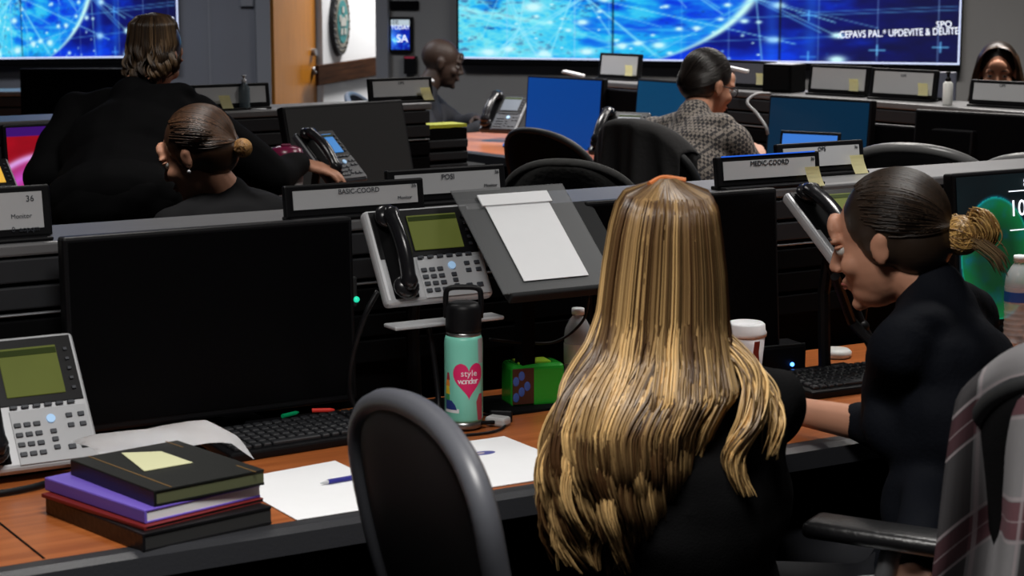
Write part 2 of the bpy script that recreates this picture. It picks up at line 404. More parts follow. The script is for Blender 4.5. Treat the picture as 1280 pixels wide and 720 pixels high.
text('SPO', .05, TR((WR * .972, -.002, .215), (90, -2.5, 0)), TXT, vr)
text('UPDEUITE', .055, TR((WR * .945, -.002, .40), (90, -2.5, 0)), TXT, vr)
vl, WL = video_wall(-53, 222, (72.5, 69.5), LW0, AL, 'smaller wall display with the same blue globe picture, left of the door', 1.6, 1, [181], 1)
text('5A', .10, TR((WL - .05, -.002, .19), (90, 0, 0)), TXT, vl)

# things on the front walls
def on_wall(name, label, cat, px0, py0, px1, py1, P, A, depth, m, bev=.004, mname=None):
    a = plane_hit(px0, py1, P, A); b = plane_hit(px1, py0, P, A); W = (b.xy - a.xy).length; Hh = b.z - a.z
    t = thing(name, label, cat, (a.x, a.y, a.z), A)
    link(mname or 'casing', one(box, (W / 2, -depth / 2, Hh / 2), (W, depth, Hh), None, bev), m, t); return t, W, Hh
t, W, Hh = on_wall('wall_tablet', 'small upright lit blue screen beside the door', 'screen', 488, 21, 517, 65, RW0, AR, .03, BLK)
def tab(X, Z):
    n = fbm(X * 6, Z * 9, 31); c = np.stack([.02 + .5 * np.clip(n - .55, 0, 1) * 3, .12 + .9 * np.clip(n - .5, 0, 1) * 2, .45 + n * .5], -1)
    k = np.clip(1 - X * 1.2 - abs(Z - .4) * 1.5, 0, 1)[..., None]; c = c + k * np.array([.3, .5, .4])
    top = Z > .8; c[top] = (.72, .78, .82); return c
img_grid('tablet_image', W * .78, Hh * .84, 60, 90, tab, LEDM, t, TR((W * .11, -.0315, Hh * .08)))
text('SA', .065, TR((W * .58, -.033, Hh * .38), (90, 0, 0)), TXT, t); text('TODAY', .035, TR((W * .5, -.033, Hh * .70), (90, 0, 0)), TXT, t)
text('(e', .05, TR((W * .3, -.033, Hh * .865), (90, 0, 0)), INK, t)
t, W, Hh = on_wall('card_reader', 'black card reader with a red top under the small wall screen', 'card reader', 507, 70, 522, 92, RW0, AR, .04, BLK)
link('red_light_bar', one(box, (W / 2, -.022, Hh * .93), (W * .8, .042, Hh * .1)), mat('reader_red', (.32, .03, .06), .4, emit=.3), t)
t, W, Hh = on_wall('wall_nameplate', 'long blank black plate above the small wall screen', 'sign', 482, 1, 524, 12, RW0, AR, .02, BLKM, mname='plate')
t, W, Hh = on_wall('thermostat', 'small grey wall control box high left of the door frame', 'thermostat', 300, -6, 316, 8, LW1, AL, .025, TRIMM)

# ---------------------------------------------------------------- furniture builders (local frame: user side is -y)
def frame(o, ang): return lambda x, y, z=0: V((o[0] + x * math.cos(ang) - y * math.sin(ang), o[1] + x * math.sin(ang) + y * math.cos(ang), z))
A1 = R(31); O1 = (-.69, 2.88); r1 = frame(O1, A1)
def desk(label, loc, ang, x0, x1, dep, seams=(), top=.75):
    t = thing('desk', label, 'desk', (loc[0], loc[1], 0), ang)
    link('desktop', one(box, ((x0 + x1) / 2, dep / 2 + .03, top - .016), (x1 - x0, dep - .06, .032)), WOOD, t)
    bm = nb(); prism(bm, [(-.005, top - .035), (.0, top - .002), (.022, top + .003), (.062, top - .0005), (.062, top - .035)], x0, x1, Matrix(((0, 1, 0, 0), (1, 0, 0, 0), (0, 0, 1, 0), (0, 0, 0, 1))))
    link('front_bumper', bm, EDGE, t, smooth=False)
    for s in seams: link('desk_seam', one(box, (s, dep / 2 + .03, top + .0003), (.004, dep - .07, .0012)), BLKM, t)
    link('modesty_panel', one(box, ((x0 + x1) / 2, dep - .04, top / 2 + .04), (x1 - x0, .02, top - .13)), BLKM, t)
    n = max(2, round((x1 - x0) / 1.3) + 1)
    for i in range(n):
        x = x0 + .04 + (x1 - x0 - .08) * i / (n - 1)
        bm = nb(); box(bm, (x, dep * .55, (top - .035) / 2), (.05, .08, top - .035)); box(bm, (x, dep * .5, .02), (.06, dep * .9, .04), None, .01)
        link('leg', bm, BLK, t)
    return t
def console(label, loc, ang, x0, x1, dep=.22, top=1.135, rails=6, base=.02):
    t = thing('console_wall', label, 'console', (loc[0], loc[1], 0), ang)
    link('console_body', one(box, ((x0 + x1) / 2, dep / 2 + .012, top / 2 + base / 2 - .012), (x1 - x0, dep - .024, top - base - .024)), BLKM, t)
    link('top_cap', one(box, ((x0 + x1) / 2, dep / 2, top - .012), (x1 - x0 + .02, dep + .01, .024), None, .005), CAPG, t)
    z = top - .024
    for i, (hh, mm) in enumerate([(.048, SLAT), (.046, SLAT), (.009, SLATE), (.05, BLKM), (.05, BLKM), (.05, BLKM), (.05, BLKM)][:rails]):
        bm = one(box, ((x0 + x1) / 2, .004, z - hh / 2 - .003), (x1 - x0, .018, hh - .004), None, .003); link('slat_rail', bm, mm, t); z -= hh + .004
    return t
def display(label, loc, ang, w, h=.092, words=(), note=None, group='small card displays along the consoles', blue=False, lit=1, tilt=8):
    "low black holder with a pale card, standing on a console top; local origin bottom centre"
    t = thing('card_display', label, 'display', loc, ang, group)
    T = TR((0, .01, 0), (-tilt, 0, 0)); b = .014
    bm = nb(); box(bm, (0, 0, h / 2 + .006), (w, .016, h), T, .004); link('holder_frame', bm, BLK, t)
    link('foot', one(box, (0, .01, .004), (w * .96, .06, .008), None, .003), BLK, t)
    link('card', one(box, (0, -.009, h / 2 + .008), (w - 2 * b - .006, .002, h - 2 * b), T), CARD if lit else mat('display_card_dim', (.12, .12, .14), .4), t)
    for s, x, z, sz in words: text(s, sz, T @ TR((x * w, -.0108, h * z), (90, 0, 0)), INK, t)
    if blue: link('top_reflection_strip', one(box, (0, -.008, h + .0055), (w * .9, .003, .003), T), mat('reflection_blue', (.02, .10, .55), .3, emit=.9), t)  # glowing strip stands in for the blue reflection along the frame top
    if note is not None:
        bm = nb(); NX = 5
        vs = [[bm.verts.new(V((note * w + (i - .5) * .042 + j * .002, -.012 - .012 * (j / NX) ** 2, h * .62 - j * .045 / NX))) for i in (0, 1)] for j in range(NX + 1)]
        for a, c in zip(vs, vs[1:]): bm.faces.new((a[0], a[1], c[1], c[0]))
        bmesh.ops.solidify(bm, geom=bm.faces, thickness=.0006)
        o = link('sticky_note', bm, NOTE, t, label='pale yellow sticky note')
    return t
def monitor(label, loc, ang, w=.56, h=.335, z=.79, tilt=8, m=None, img=None, emit=None, name='monitor', desk_z=.75, gx_=180, gz=110, group=None, bezel=.010):
    "screen faces -y; local origin under the screen centre at desk height"
    t = thing(name, label, 'monitor', (loc[0], loc[1], desk_z), ang, group or 'computer monitors on the desks')
    zz = z - desk_z; T = TR((0, 0, zz), (-tilt, 0, 0))
    link('housing', one(box, (0, .018, h / 2), (w, .034, h), T, .006), BLK, t)
    if img: img_grid('display_panel', w - 2 * bezel, h - 2 * bezel - .006, gx_, gz, img, LEDS, t, T @ TR((-w / 2 + bezel, -.0012, bezel + .006)))
    else: link('display_panel', one(box, (0, 0, h / 2 + .003), (w - 2 * bezel, .002, h - 2 * bezel - .006), T), m or SCR, t)
    bm = nb(); box(bm, (0, .075 + math.sin(R(tilt)) * h * .5, (zz + h * .5) / 2), (.07, .025, zz + h * .5), None, .008); box(bm, (0, .055 + math.sin(R(tilt)) * h * .5, zz + h * .5), (.10, .04, .10), None, .008); link('stand', bm, BLK, t)
    bm = nb(); box(bm, (0, .05, .008), (.24, .19, .014), None, .006); link('stand_base', bm, BLK, t)
    return t
def keyboard(label, loc, ang, w=.44, d=.155, z=.75, keys=True):
    t = thing('keyboard', label, 'keyboard', (loc[0], loc[1], z), ang, 'keyboards on the nearest desk')
    T = TR((0, 0, .004), (4, 0, 0))
    link('case', one(box, (0, 0, .010), (w, d, .018), T, .005), BLK, t)
    km = mat('key_black', (.022, .023, .026), .38)
    bm = one(box, (0, 0, .004), (.0155, .0165, .008), None, .002, 1); proto = bpy.data.meshes.new('key'); bm.to_mesh(proto); bm.free(); proto.materials.append(km)
    nkey = 0
    for r_ in range(6):
        y = d / 2 - .022 - r_ * .0215 - (.004 if r_ else 0)
        for k in range(20 if keys else 0):
            x = -w / 2 + .022 + k * .0205 + (.008 if k > 13 else 0)
            if (r_ == 5 and 3 < k < 9) or (r_ == 0 and k > 16) or nkey >= 98 and False: continue
            if r_ in (3, 4) and k in (14, 15, 16): continue
            if nkey >= 99: continue
            o = bpy.data.objects.new('key', proto); C.objects.link(o); o.parent = t; o.matrix_local = T @ TR((x, y, .018)); nkey += 1
    o = bpy.data.objects.new('space_bar', one_mesh('space_bar', one(box, (0, 0, .004), (.10, .0165, .008), None, .002, 1), km)); C.objects.link(o); o.parent = t
    o.matrix_local = T @ TR((-w / 2 + .022 + 6 * .0205, d / 2 - .022 - 5 * .0215 - .004, .018))
    return t
def one_mesh(n, bm, m): me = bpy.data.meshes.new(n); bm.to_mesh(bm and me); bm.free(); me.materials.append(m); return me
def phone(label, M, w=.225, h=.235, silver=True, lcd=None, keys=True, arm=True, group=None, loc=None, ang=0., desk=.75, dark=False, foot=True):
    "face lies in local x,y of matrix M (x right, y up the face, z out of the face), origin lower left corner; M is in the thing's frame"
    t = thing('desk_phone', label, 'phone', loc, ang, group)
    shell = SILV if silver else mat('phone_dark_shell', (.05, .055, .065), .35)
    face = PHF if silver else mat('phone_dark_face', (.03, .032, .04), .4)
    bm = nb(); box(bm, (w / 2, h / 2, -.012), (w, h, .026), M, .010, 3); link('body', bm, shell, t)
    bm = nb(); box(bm, (w / 2, h * .72, .0015), (w * .92, h * .50, .003), M, .001); link('top_face', bm, BLK, t)
    bm = nb(); box(bm, (w * .66, h * .23, .0018), (w * .60, h * .40, .003), M, .001); link('key_face', bm, face, t)
    bm = nb(); box(bm, (w * .60, h * .715, .004), (w * .46, h * .37, .003), M, .001); link('screen', bm, lcd or LCD, t)
    bm = nb(); box(bm, (w * .60, h * .86, .0058), (w * .45, h * .045, .001), M); link('screen_header', bm, mat('lcd_dark_line', (.03, .045, .008), .6, spec=.1), t)
    bm = nb(); box(bm, (w * .19, h * .50, .002), (w * .22, h * .90, .004), M, .002); link('cradle', bm, BLKM, t)
    # handset: arched bar with two pads
    bm = nb(); pts = [(w * .17, h * (.09 + .84 * k / 12), .026 + .020 * math.sin(PI * k / 12)) for k in range(13)]
    rad = [.024 if k in (0, 1, 11, 12) else .019 for k in range(13)]; rad[0] = .014; rad[12] = .014
    tube(bm, [M @ V(p) for p in pts], rad, 14, flat=.72)
    for yy in (.14, .88): sph(bm, (w * .17, h * yy, .018), (.027, .026, .016), M)
    link('handset', bm, mat('handset_gloss', (.012, .012, .014), .22), t, smooth=True)
    if keys:
        kb = one(box, (0, 0, .0015), (.0125, .0085, .004), None, .001, 1); me = bpy.data.meshes.new('key'); kb.to_mesh(me); kb.free(); me.materials.append(KEYM)
        def key(x, y, sx=1, sy=1, nm='key'):
            o = bpy.data.objects.new(nm, me); C.objects.link(o); o.parent = t; o.matrix_local = M @ TR((w * x, h * y, .003)) @ Matrix.Diagonal((sx, sy, 1, 1))
        for r_ in range(4):
            for k in range(3): key(.40 + k * .075, .32 - r_ * .072)
        for k in range(6): key(.40 + k * .09, .455, 1.1, .7)
        for k in range(2):
            for r_ in range(2): key(.81 + k * .095, .355 - r_ * .075, .95, 1)
            key(.78 + k * .10, .12, 1.1, 1.1)
        for r_ in range(5): key(.90, .86 - r_ * .075, .6, .7)
        for r_ in range(3): key(.665, .25 - r_ * .06, .9, 1.0)
        bm = nb(); cone(bm, (w * .665, h * .345, .003), .008, (w * .665, h * .345, .0065), .008, 20, M=M); link('navigation_button', bm, mat('phone_blue_button', (.35, .55, .8), .3, emit=.35), t)
    if foot:
        bm = nb(); a = M @ V((w / 2, h * .75, -.02)); b_ = V((a.x, a.y + .02, 0)); tube(bm, [a, (a + b_) / 2 + V((0, .02, 0)), b_], .014, 10)
        box(bm, (b_.x, b_.y - .03, .006), (w * .7, .12, .012), None, .004); link('stand', bm, BLK, t)
    return t
def office_chair(label, loc, head, cs=.55, top=1.02, w=.47, h=.50, seat=.47, arms=True, m=FAB, rim=None, group=None, curve=.06, lean=.10, base=True, gloss=None, name='office_chair'):
    "sitter faces local +y; head = heading in degrees"
    t = thing(name, label, 'chair', (loc[0], loc[1], 0), R(head - 90), group or 'black office chairs at the desks')
    bm = nb(); NU, NV = 20, 30; z0 = top - h; vm = lambda t: math.sin(t * PI / 2)
    def P(u, v, off):
        e = 1.0
        if v > cs: e = max(0., 1 - ((v - cs) / (1 - cs)) ** 3.2) ** .45
        if v < .25: e = .86 + .14 * math.sin(v / .25 * PI / 2)
        e = max(e, .02)
        x = u * w / 2 * e; y = -.23 - lean * v + curve * (x / (w / 2)) ** 2 + .03 * math.sin(v * PI) * (1) + off
        return V((x, y, z0 + h * v))
    for side in (0, 1):
        g = [[bm.verts.new(P(-1 + 2 * i / NU, vm(j / NV), (-.022 if side else .022) * (1 - abs(-1 + 2 * i / NU) ** 6) * (1 - (j / NV) ** 8))) for i in range(NU + 1)] for j in range(NV + 1)]
        for j in range(NV):
            for i in range(NU): bm.faces.new((g[j][i], g[j][i + 1], g[j + 1][i + 1], g[j + 1][i]))
    bmesh.ops.remove_doubles(bm, verts=bm.verts, dist=.0006)
    link('backrest', bm, m, t, smooth=True)
    rimp = [P(-1, vm(j / 60), 0) for j in range(0, 60)] + [P(0, 1, 0)] + [P(1, vm(j / 60), 0) for j in range(59, -1, -1)]
    keep = [rimp[0]]
    for q_ in rimp[1:]:
        if (q_ - keep[-1]).length > .016: keep.append(q_)
    rimp = keep
    for _ in range(3): rimp = [rimp[0]] + [(rimp[k_ - 1] + rimp[k_] * 2 + rimp[k_ + 1]) / 4 for k_ in range(1, len(rimp) - 1)] + [rimp[-1]]
    bm = nb(); tube(bm, rimp, .014 if rim is None else rim, 10); link('back_frame', bm, gloss or DG, t, smooth=True)
    bm = nb(); box(bm, (0, .0, seat - .035), (.49, .47, .07), None, .028, 3); link('seat', bm, m, t, smooth=True)
    bm = nb(); tube(bm, spline([(0, -.05, seat - .08), (0, -.27, seat - .06), (0, -.30, seat + .12), (0, -.27 - lean * .3, z0 + h * .4)], 5), .028, 8, flat=.5); link('back_support', bm, BLK, t, smooth=True)
    if arms:
        for s in (-1, 1):
            bm = nb(); tube(bm, spline([(s * .20, .0, seat - .07), (s * .29, .0, seat - .05), (s * .30, .0, seat + .10), (s * .285, -.01, seat + .185)], 5), .018, 8); a = link('arm_support', bm, CHR, t, smooth=True)
            bm = nb(); box(bm, (s * .285, .0, seat + .20), (.085, .27, .03), None, .014, 3); link('armrest', bm, LEA, t, smooth=True)
    if base:
        bm = nb(); cone(bm, (0, 0, .10), .028, (0, 0, seat - .07), .024); link('gas_column', bm, BLK, t)
        for k in range(5):
            a = R(72 * k + 18); ex, ey = .29 * math.cos(a), .29 * math.sin(a)
            bm = nb(); tube(bm, [(0, 0, .115), (ex * .6, ey * .6, .10), (ex, ey, .075)], [.03, .022, .016], 8); L = link('base_leg', bm, BLK, t)
            bm = nb(); cone(bm, (ex - .012 * math.sin(a), ey + .012 * math.cos(a), .03), .03, (ex + .012 * math.sin(a), ey - .012 * math.cos(a), .03), .03); link('caster', bm, BLK, L)
    return t
# ---------------------------------------------------------------- people
from mathutils import noise as mnoise
def eval_mesh(bm, voxel, smooth, name):
    me = bpy.data.meshes.new(name); bm.to_mesh(me); bm.free(); o = bpy.data.objects.new(name, me); C.objects.link(o)
    md = o.modifiers.new('r', 'REMESH'); md.mode = 'VOXEL'; md.voxel_size = voxel
    if smooth: ms = o.modifiers.new('s', 'SMOOTH'); ms.factor = .5; ms.iterations = smooth
    dg = bpy.context.evaluated_depsgraph_get(); dg.update()
    r = bpy.data.meshes.new_from_object(o.evaluated_get(dg)); bpy.data.objects.remove(o); bpy.data.meshes.remove(me)
    r.name = name; return r
def cap(bm, p0, r0, p1, r1, n=14):
    cone(bm, p0, r0, p1, r1, n); sph(bm, p0, r0, u=n, v=8); sph(bm, p1, r1, u=n, v=8)
def head_prims(bm, M, female=True):
    s = .97 if female else 1.0
    def S(c, r): sph(bm, c, r, M, 20, 14)
    S((0, -.018, .035), (.074 * s, .096, .086)); S((0, .022, -.02), (.062 * s, .066, .088)); S((0, .034, -.072), (.044 * s, .050, .038))
    S((0, .074, -.096), (.017, .016, .014)); S((0, .083, .048), (.040, .014, .030))
    for k in (-1, 1):
        S((k * .030, .080, .027), (.022, .012, .007)); S((k * .040, .058, -.022), (.020, .024, .022))
        S((k * .0765 * s, -.008, -.002), (.008, .018, .030)); S((k * .078 * s, -.014, .012), (.009, .014, .018))
        S((k * .009, .098, -.026), (.008, .009, .007))
    cone(bm, (0, .086, .020), .007, (0, .108, -.022), .010, 12, M=M); S((0, .107, -.022), (.010, .009, .009))
    S((0, .090, -.050), (.019, .009, .0055)); S((0, .088, -.060), (.016, .009, .006))
def hand_prims(bm, wrist, d, pn, curl=.5, scale=1., thumb=1, spread=.0):
    "d: direction to the fingers; pn: palm normal (away from the back of the hand)"
    d = V(d).normalized(); pn = V(pn); pn = (pn - d * pn.dot(d)).normalized(); s = d.cross(pn).normalized() * thumb
    wr = V(wrist); s_ = scale
    for k in range(4):
        o = (k - 1.5) * .019 * s_
        a = wr + s * o * .6; b = wr + d * .082 * s_ - s * -o
        cap(bm, a, .014 * s_, wr + d * (.080 - .006 * abs(k - 1.2)) * s_ + s * o, .0105 * s_, 10)
        p = wr + d * (.080 - .006 * abs(k - 1.2)) * s_ + s * o; ang = .25 * curl; r0 = .0092 * s_
        for j, L in enumerate(([.038, .026, .020], [.044, .029, .021], [.040, .027, .021], [.032, .021, .018])[3 - k] if k != 9 else []):
            dirn = (d * math.cos(ang) + pn * math.sin(ang) + s * (o * spread * 8)).normalized(); q = p + dirn * L * s_
            cap(bm, p, r0, q, r0 * .9, 8); p = q; r0 *= .9; ang += .75 * curl
    p = wr + d * .022 * s_ + s * .022 * s_; q = p + (d * .65 + s * .65 + pn * .35).normalized() * .042 * s_; cap(bm, p, .0125 * s_, q, .0105 * s_, 8)
    q2 = q + (d * .9 + s * .25 + pn * .35 * (1 + curl)).normalized() * .032 * s_; cap(bm, q, .010 * s_, q2, .0085 * s_, 8)
def elbow(sh, hd, L1, L2, pole):
    d = hd - sh; L = min(d.length, (L1 + L2) * .995); u = d.normalized(); a = (L1 * L1 - L2 * L2 + L * L) / (2 * L); hh = math.sqrt(max(0, L1 * L1 - a * a))
    p = V(pole); p = (p - u * p.dot(u)).normalized(); return sh + u * a + p * hh
def person(label, head, hrot, pelvis, heading, hands, female=True, standing=False, poles=None, skin=SKIN, lips=LIPM, top=None, topname='jacket', pants=BLKM,
           shw=.175, vox=.006, curl=(.4, .4), pn=(None, None), face=True, knees=None, chest=None, neck=None, sleeve=1.0, bulk=1.0, thick=.012, hdir=(None, None), collar=True, closed_eyes=False):
    collar = False
    """head: centre of the head; hrot: (heading, pitch, roll) of the head in degrees; pelvis: centre; hands: wrist targets (left, right); all world"""
    head = V(head); pelvis = V(pelvis); root = V((pelvis.x, pelvis.y, 0))
    o = thing('person', label, 'person', tuple(root))
    HM = Matrix.Translation(head - root) @ Matrix.Rotation(R(hrot[0] - 90), 4, 'Z') @ Matrix.Rotation(R(hrot[1]), 4, 'X') @ Matrix.Rotation(R(hrot[2]), 4, 'Y')
    f = V((math.cos(R(heading)), math.sin(R(heading)), 0)); rt = V((f.y, -f.x, 0))
    P = pelvis - root
    nbase = V(neck) - root if neck is not None else (HM @ V((0, -.045, -.155)))
    mid = nbase + V((0, 0, -.055))
    if chest is not None: ch = V(chest) - root
    else: ch = mid.lerp(P, .36) - f * .02
    waist = ch.lerp(P, .55)
    ax = (mid - P).normalized(); yy = f - ax * f.dot(ax); yy.normalize(); xx = yy.cross(ax)
    Mt = Matrix((xx, yy, ax)).transposed().to_4x4()
    sh = [mid - rt * shw - V((0, 0, .035)) - f * .005, mid + rt * shw - V((0, 0, .035)) - f * .005]
    if poles is None: poles = (-rt * .8 - V((0, 0, 1)), rt * .8 - V((0, 0, 1)))
    k = bulk
    body = nb(); cl = nb()
    def both(fn, g=thick, c=True):
        fn(body, 0.);
        if c: fn(cl, g)
    both(lambda b, g: sph(b, P, (.165 * k + g, .115 * k + g, .12 + g), rot=Mt))
    both(lambda b, g: sph(b, waist, (.135 * k + g, .095 * k + g, .15 + g), rot=Mt))
    both(lambda b, g: sph(b, ch, (.155 * k + g, .108 * k + g, .17 + g), rot=Mt))
    both(lambda b, g: sph(b, ch + ax * .09, (.165 * k + g, .085 * k + g, .085 + g), rot=Mt))
    if female:
        for s_ in (-1, 1): both(lambda b, g: sph(b, ch + rt * s_ * .075 + f * .085 - ax * .01, (.055 + g, .045 + g, .055 + g)))
    for s_ in sh:
        both(lambda b, g: cap(b, mid + (s_ - mid) * .15 + V((0, 0, .018)), .045 + g, s_, .043 * k + g))
    cap(body, nbase - ax * .02, .056 if not female else .050, HM @ V((0, -.022, -.06)), .055 if not female else .046)
    head_prims(body, HM, female)
    both(lambda b, g: sph(b, mid - ax * .035 - f * .01, (shw + .005 + g, .075 + g, .050 + g), rot=Mt))
    cap(cl, nbase - ax * .05, .075, nbase - ax * .012 - V((0, 0, .004)), .060 if female else .066)
    arms = []
    sl = sleeve if hasattr(sleeve, '__len__') else (sleeve, sleeve)
    for i in (0, 1):
        hd = V(hands[i]) - root; L1, L2 = (.285, .25) if female else (.30, .265)
        D = (hd - sh[i]).length
        if D > (L1 + L2) * .99: q = D / (L1 + L2) * 1.01; L1 *= q; L2 *= q
        e = elbow(sh[i], hd, L1, L2, poles[i]); arms.append((sh[i], e, hd))
        both(lambda b, g: cap(b, sh[i], .047 * k + g, e, .038 * k + g))
        cap(body, e, .037, hd, .024)
        we = e.lerp(hd, .93 * sl[i])
        cap(cl, e, .037 * k + thick, we, .028 + thick * .9)
        dr = V(hdir[i]) if hdir[i] is not None else (hd - e)
        pnn = V(pn[i]) if pn[i] is not None else V((0, 0, -1))
        hand_prims(body, hd, dr, pnn, curl[i], .98 if female else 1.06, thumb=(-1 if i == 0 else 1))
    # legs
    tr = nb(); so = nb()
    for i, s_ in enumerate((-1, 1)):
        hip = P + rt * s_ * .09 - V((0, 0, .03))
        if standing: kn = V((hip.x, hip.y, .50)) + f * .03 + rt * s_ * .01; an = V((kn.x, kn.y, .09)) - f * .03
        else:
            kn = V((hip.x, hip.y, .50)) + f * .42 + rt * s_ * .04; an = V((kn.x, kn.y, .09)) + f * .03
        for b, g in ((body, 0.), (tr, .012)):
            cap(b, hip, .085 + g, kn, .056 + g); cap(b, kn, .055 + g, an + V((0, 0, .03 if g else 0)), .036 + g)
        cap(body, an, .034, an + f * .12 - V((0, 0, .05)), .028)
        for b in (so,): cap(b, an - V((0, 0, .035)) - f * .02, .048, an + f * .13 - V((0, 0, .045)), .040)
    sph(tr, P, (.178 * k, .128 * k, .115), rot=Mt)
    link('body', eval_mesh(body, vox, 3, 'body'), skin, o, smooth=True)
    me_ = eval_mesh(cl, .008, 14, topname)
    nv = len(me_.vertices); co = np.empty(nv * 3); no = np.empty(nv * 3); me_.vertices.foreach_get('co', co); me_.vertices.foreach_get('normal', no)
    q = co.reshape(-1, 3); X_, Y_, Z_ = q.T + 7.0; wob = np.sin(X_ * 14 + 2 * np.sin(Z_ * 9)) * np.sin(Z_ * 31 + 3 * np.sin(X_ * 11) + 2 * np.sin(Y_ * 13)) + .6 * np.sin(Y_ * 37 + Z_ * 23 + 2 * np.sin(X_ * 17))
    q = q + no.reshape(-1, 3) * (wob * .0035)[:, None]; me_.vertices.foreach_set('co', q.ravel()); me_.update()
    link(topname, me_, top or FAB, o, smooth=True)
    link('trousers', eval_mesh(tr, .012, 4, 'trousers'), pants, o, smooth=True)
    link('shoes', eval_mesh(so, .01, 3, 'shoes'), BLK, o, smooth=True)
    if collar:
        bm = nb(); pts = []; c0 = nbase + ax * .0 + V((0, 0, .005))
        for q in range(25):
            a = 2 * PI * q / 24; pts.append(c0 + xx * .066 * math.cos(a) + yy * .062 * math.sin(a) + V((0, 0, .012)) - yy * .004 - ax * (.035 * max(0, math.sin(a))))
        tube(bm, pts, .013, 8); link('collar', bm, top or FAB, o, smooth=True)
    if face:
        for s_ in (-1, 1):
            bm = nb(); sph(bm, (s_ * .030, .0750, .008), .0105, HM, 14, 10); e = link('eye', bm, EYEW, o, smooth=True)
            bm = nb(); sph(bm, (s_ * .030, .0833, .007), (.0050, .0030, .0050), HM, 12, 8); link('iris', bm, EYEI, e, smooth=True)
            bm = nb(); sph(bm, (s_ * .030, .0775, .0150), (.0150, .0100, .0065 if closed_eyes else .0045), HM, 12, 8); link('eyelid', bm, skin, o, smooth=True)
            bm = nb(); tube(bm, [HM @ V((s_ * x, y, z)) for x, y, z in ((.014, .092, .029), (.030, .0925, .034), (.045, .083, .030))], [.002, .0028, .0012], 6); link('eyebrow', bm, mat('brow_hair', (.02, .012, .008), .7), o, smooth=True)
        bm = nb(); tube(bm, [HM @ V(p) for p in ((-.021, .087, -.056), (-.010, .0955, -.0535), (0, .0965, -.0545), (.010, .0955, -.0535), (.021, .087, -.056))], [.001, .0030, .0032, .0030, .001], 8); tube(bm, [HM @ V(p) for p in ((-.019, .086, -.0575), (0, .0955, -.0615), (.019, .086, -.0575))], [.001, .0042, .001], 8)
        link('lips', bm, lips, o, smooth=True)
    return o, HM, dict(nbase=nbase, mid=mid, sh=sh, arms=arms, f=f, rt=rt, P=P, ch=ch, ax=ax, root=root, xx=xx, yy=yy)
def solid_hair(HM, prims, vox=.006, smooth=2):
    bm = nb()
    for c, r in prims: sph(bm, c, r, HM, 24, 16)
    return bm
def strands_mesh(paths, cols, rad, name='hair', base=None, basecol=(.03, .015, .008)):
    "one mesh: thin three-sided tubes, one colour per strand"
    vs = []; fs = []; cc = []; k = 0
    for p, c, r in zip(paths, cols, rad):
        p = np.asarray(p); n = len(p); t = np.gradient(p, axis=0); t /= np.linalg.norm(t, axis=1)[:, None] + 1e-9
        a = np.cross(t, np.array([.3, 1, .2])); a /= np.linalg.norm(a, axis=1)[:, None] + 1e-9; b = np.cross(t, a)
        taper = np.sqrt(np.clip(1.02 - np.linspace(0, 1, n) ** 6, .02, 1)) * r
        ring = np.stack([p + (a * math.cos(q) + b * math.sin(q)) * taper[:, None] for q in (0, 2.094, 4.189)], 1)
        vs.append(ring.reshape(-1, 3)); i = np.arange(n - 1)[:, None] * 3 + k
        for q in range(3): fs.append(np.concatenate([i + q, i + (q + 1) % 3, i + 3 + (q + 1) % 3, i + 3 + q], 1))
        c = np.asarray(c)
        if c.ndim == 1: c = np.broadcast_to(c, (n, 3))
        cc.append(np.repeat(c, 3, axis=0)); k += n * 3
    me = bpy.data.meshes.new(name)
    Vv = np.concatenate(vs); F = np.concatenate(fs); Cc = np.concatenate(cc)
    if base is not None:
        bme = base if isinstance(base, bpy.types.Mesh) else eval_mesh(base, .006, 3, 'b'); n = len(bme.vertices); co = np.empty(n * 3); bme.vertices.foreach_get('co', co)
        bf = np.array([list(pl.vertices) for pl in bme.polygons if len(pl.vertices) == 4])
        F = np.concatenate([F, bf + len(Vv)]); Vv = np.concatenate([Vv, co.reshape(-1, 3)]); Cc = np.concatenate([Cc, np.broadcast_to(np.array(basecol), (n, 3))])
    me.vertices.add(len(Vv)); me.vertices.foreach_set('co', Vv.ravel().astype(np.float32))
    me.loops.add(len(F) * 4); me.loops.foreach_set('vertex_index', F.ravel().astype(np.int32))
    me.polygons.add(len(F)); me.polygons.foreach_set('loop_start', (np.arange(len(F)) * 4).astype(np.int32)); me.polygons.foreach_set('use_smooth', np.ones(len(F), bool))
    me.update(calc_edges=True); me.validate()
    at = me.color_attributes.new('col', 'FLOAT_COLOR', 'POINT'); c4 = np.ones((len(Vv), 4), np.float32); c4[:, :3] = Cc; at.data.foreach_set('color', c4.ravel())
    return me
def scalp_strands(HM, n, back, up, L, jit=.004, seed=1, cols=((.03, .015, .008), (.10, .05, .02)), rad=.0012, target=None, cover=1.0, part=.0):
    """strands that start at the hairline and run over the skull to a gathering point (target, head frame)"""
    g = np.random.default_rng(seed); paths = []; cc = []; rr = []
    for i in range(n):
        th = g.uniform(-2.2, 2.2); el = .35 if abs(th) < .9 else g.uniform(-.30, .55)
        # start direction on skull around the face opening
        a = V((math.sin(th), math.cos(th) * .9, el + .9 * max(0, math.cos(th)))).normalized()
        b = (V(target) - V((0, -.02, .035))).normalized(); pts = []
        t0 = g.uniform(0, .35); N = 12
        for k in range(N + 1):
            t = t0 + (1 - t0) * k / N
            q = a.slerp(b, t) if a.dot(b) > -.999 else a
            r = V((.0845, .1005, .0925)) * (1 + g.normal(0, .005))
            p = V((q.x * r.x, q.y * r.y - .028, q.z * r.z + .042)); pts.append(HM @ p)
        paths.append([tuple(p) for p in pts]); m = g.random() ** 1.5; c0, c1 = np.array(cols[0]), np.array(cols[1]); cc.append(c0 * (1 - m) + c1 * m); rr.append(rad)
    return paths, cc, rr
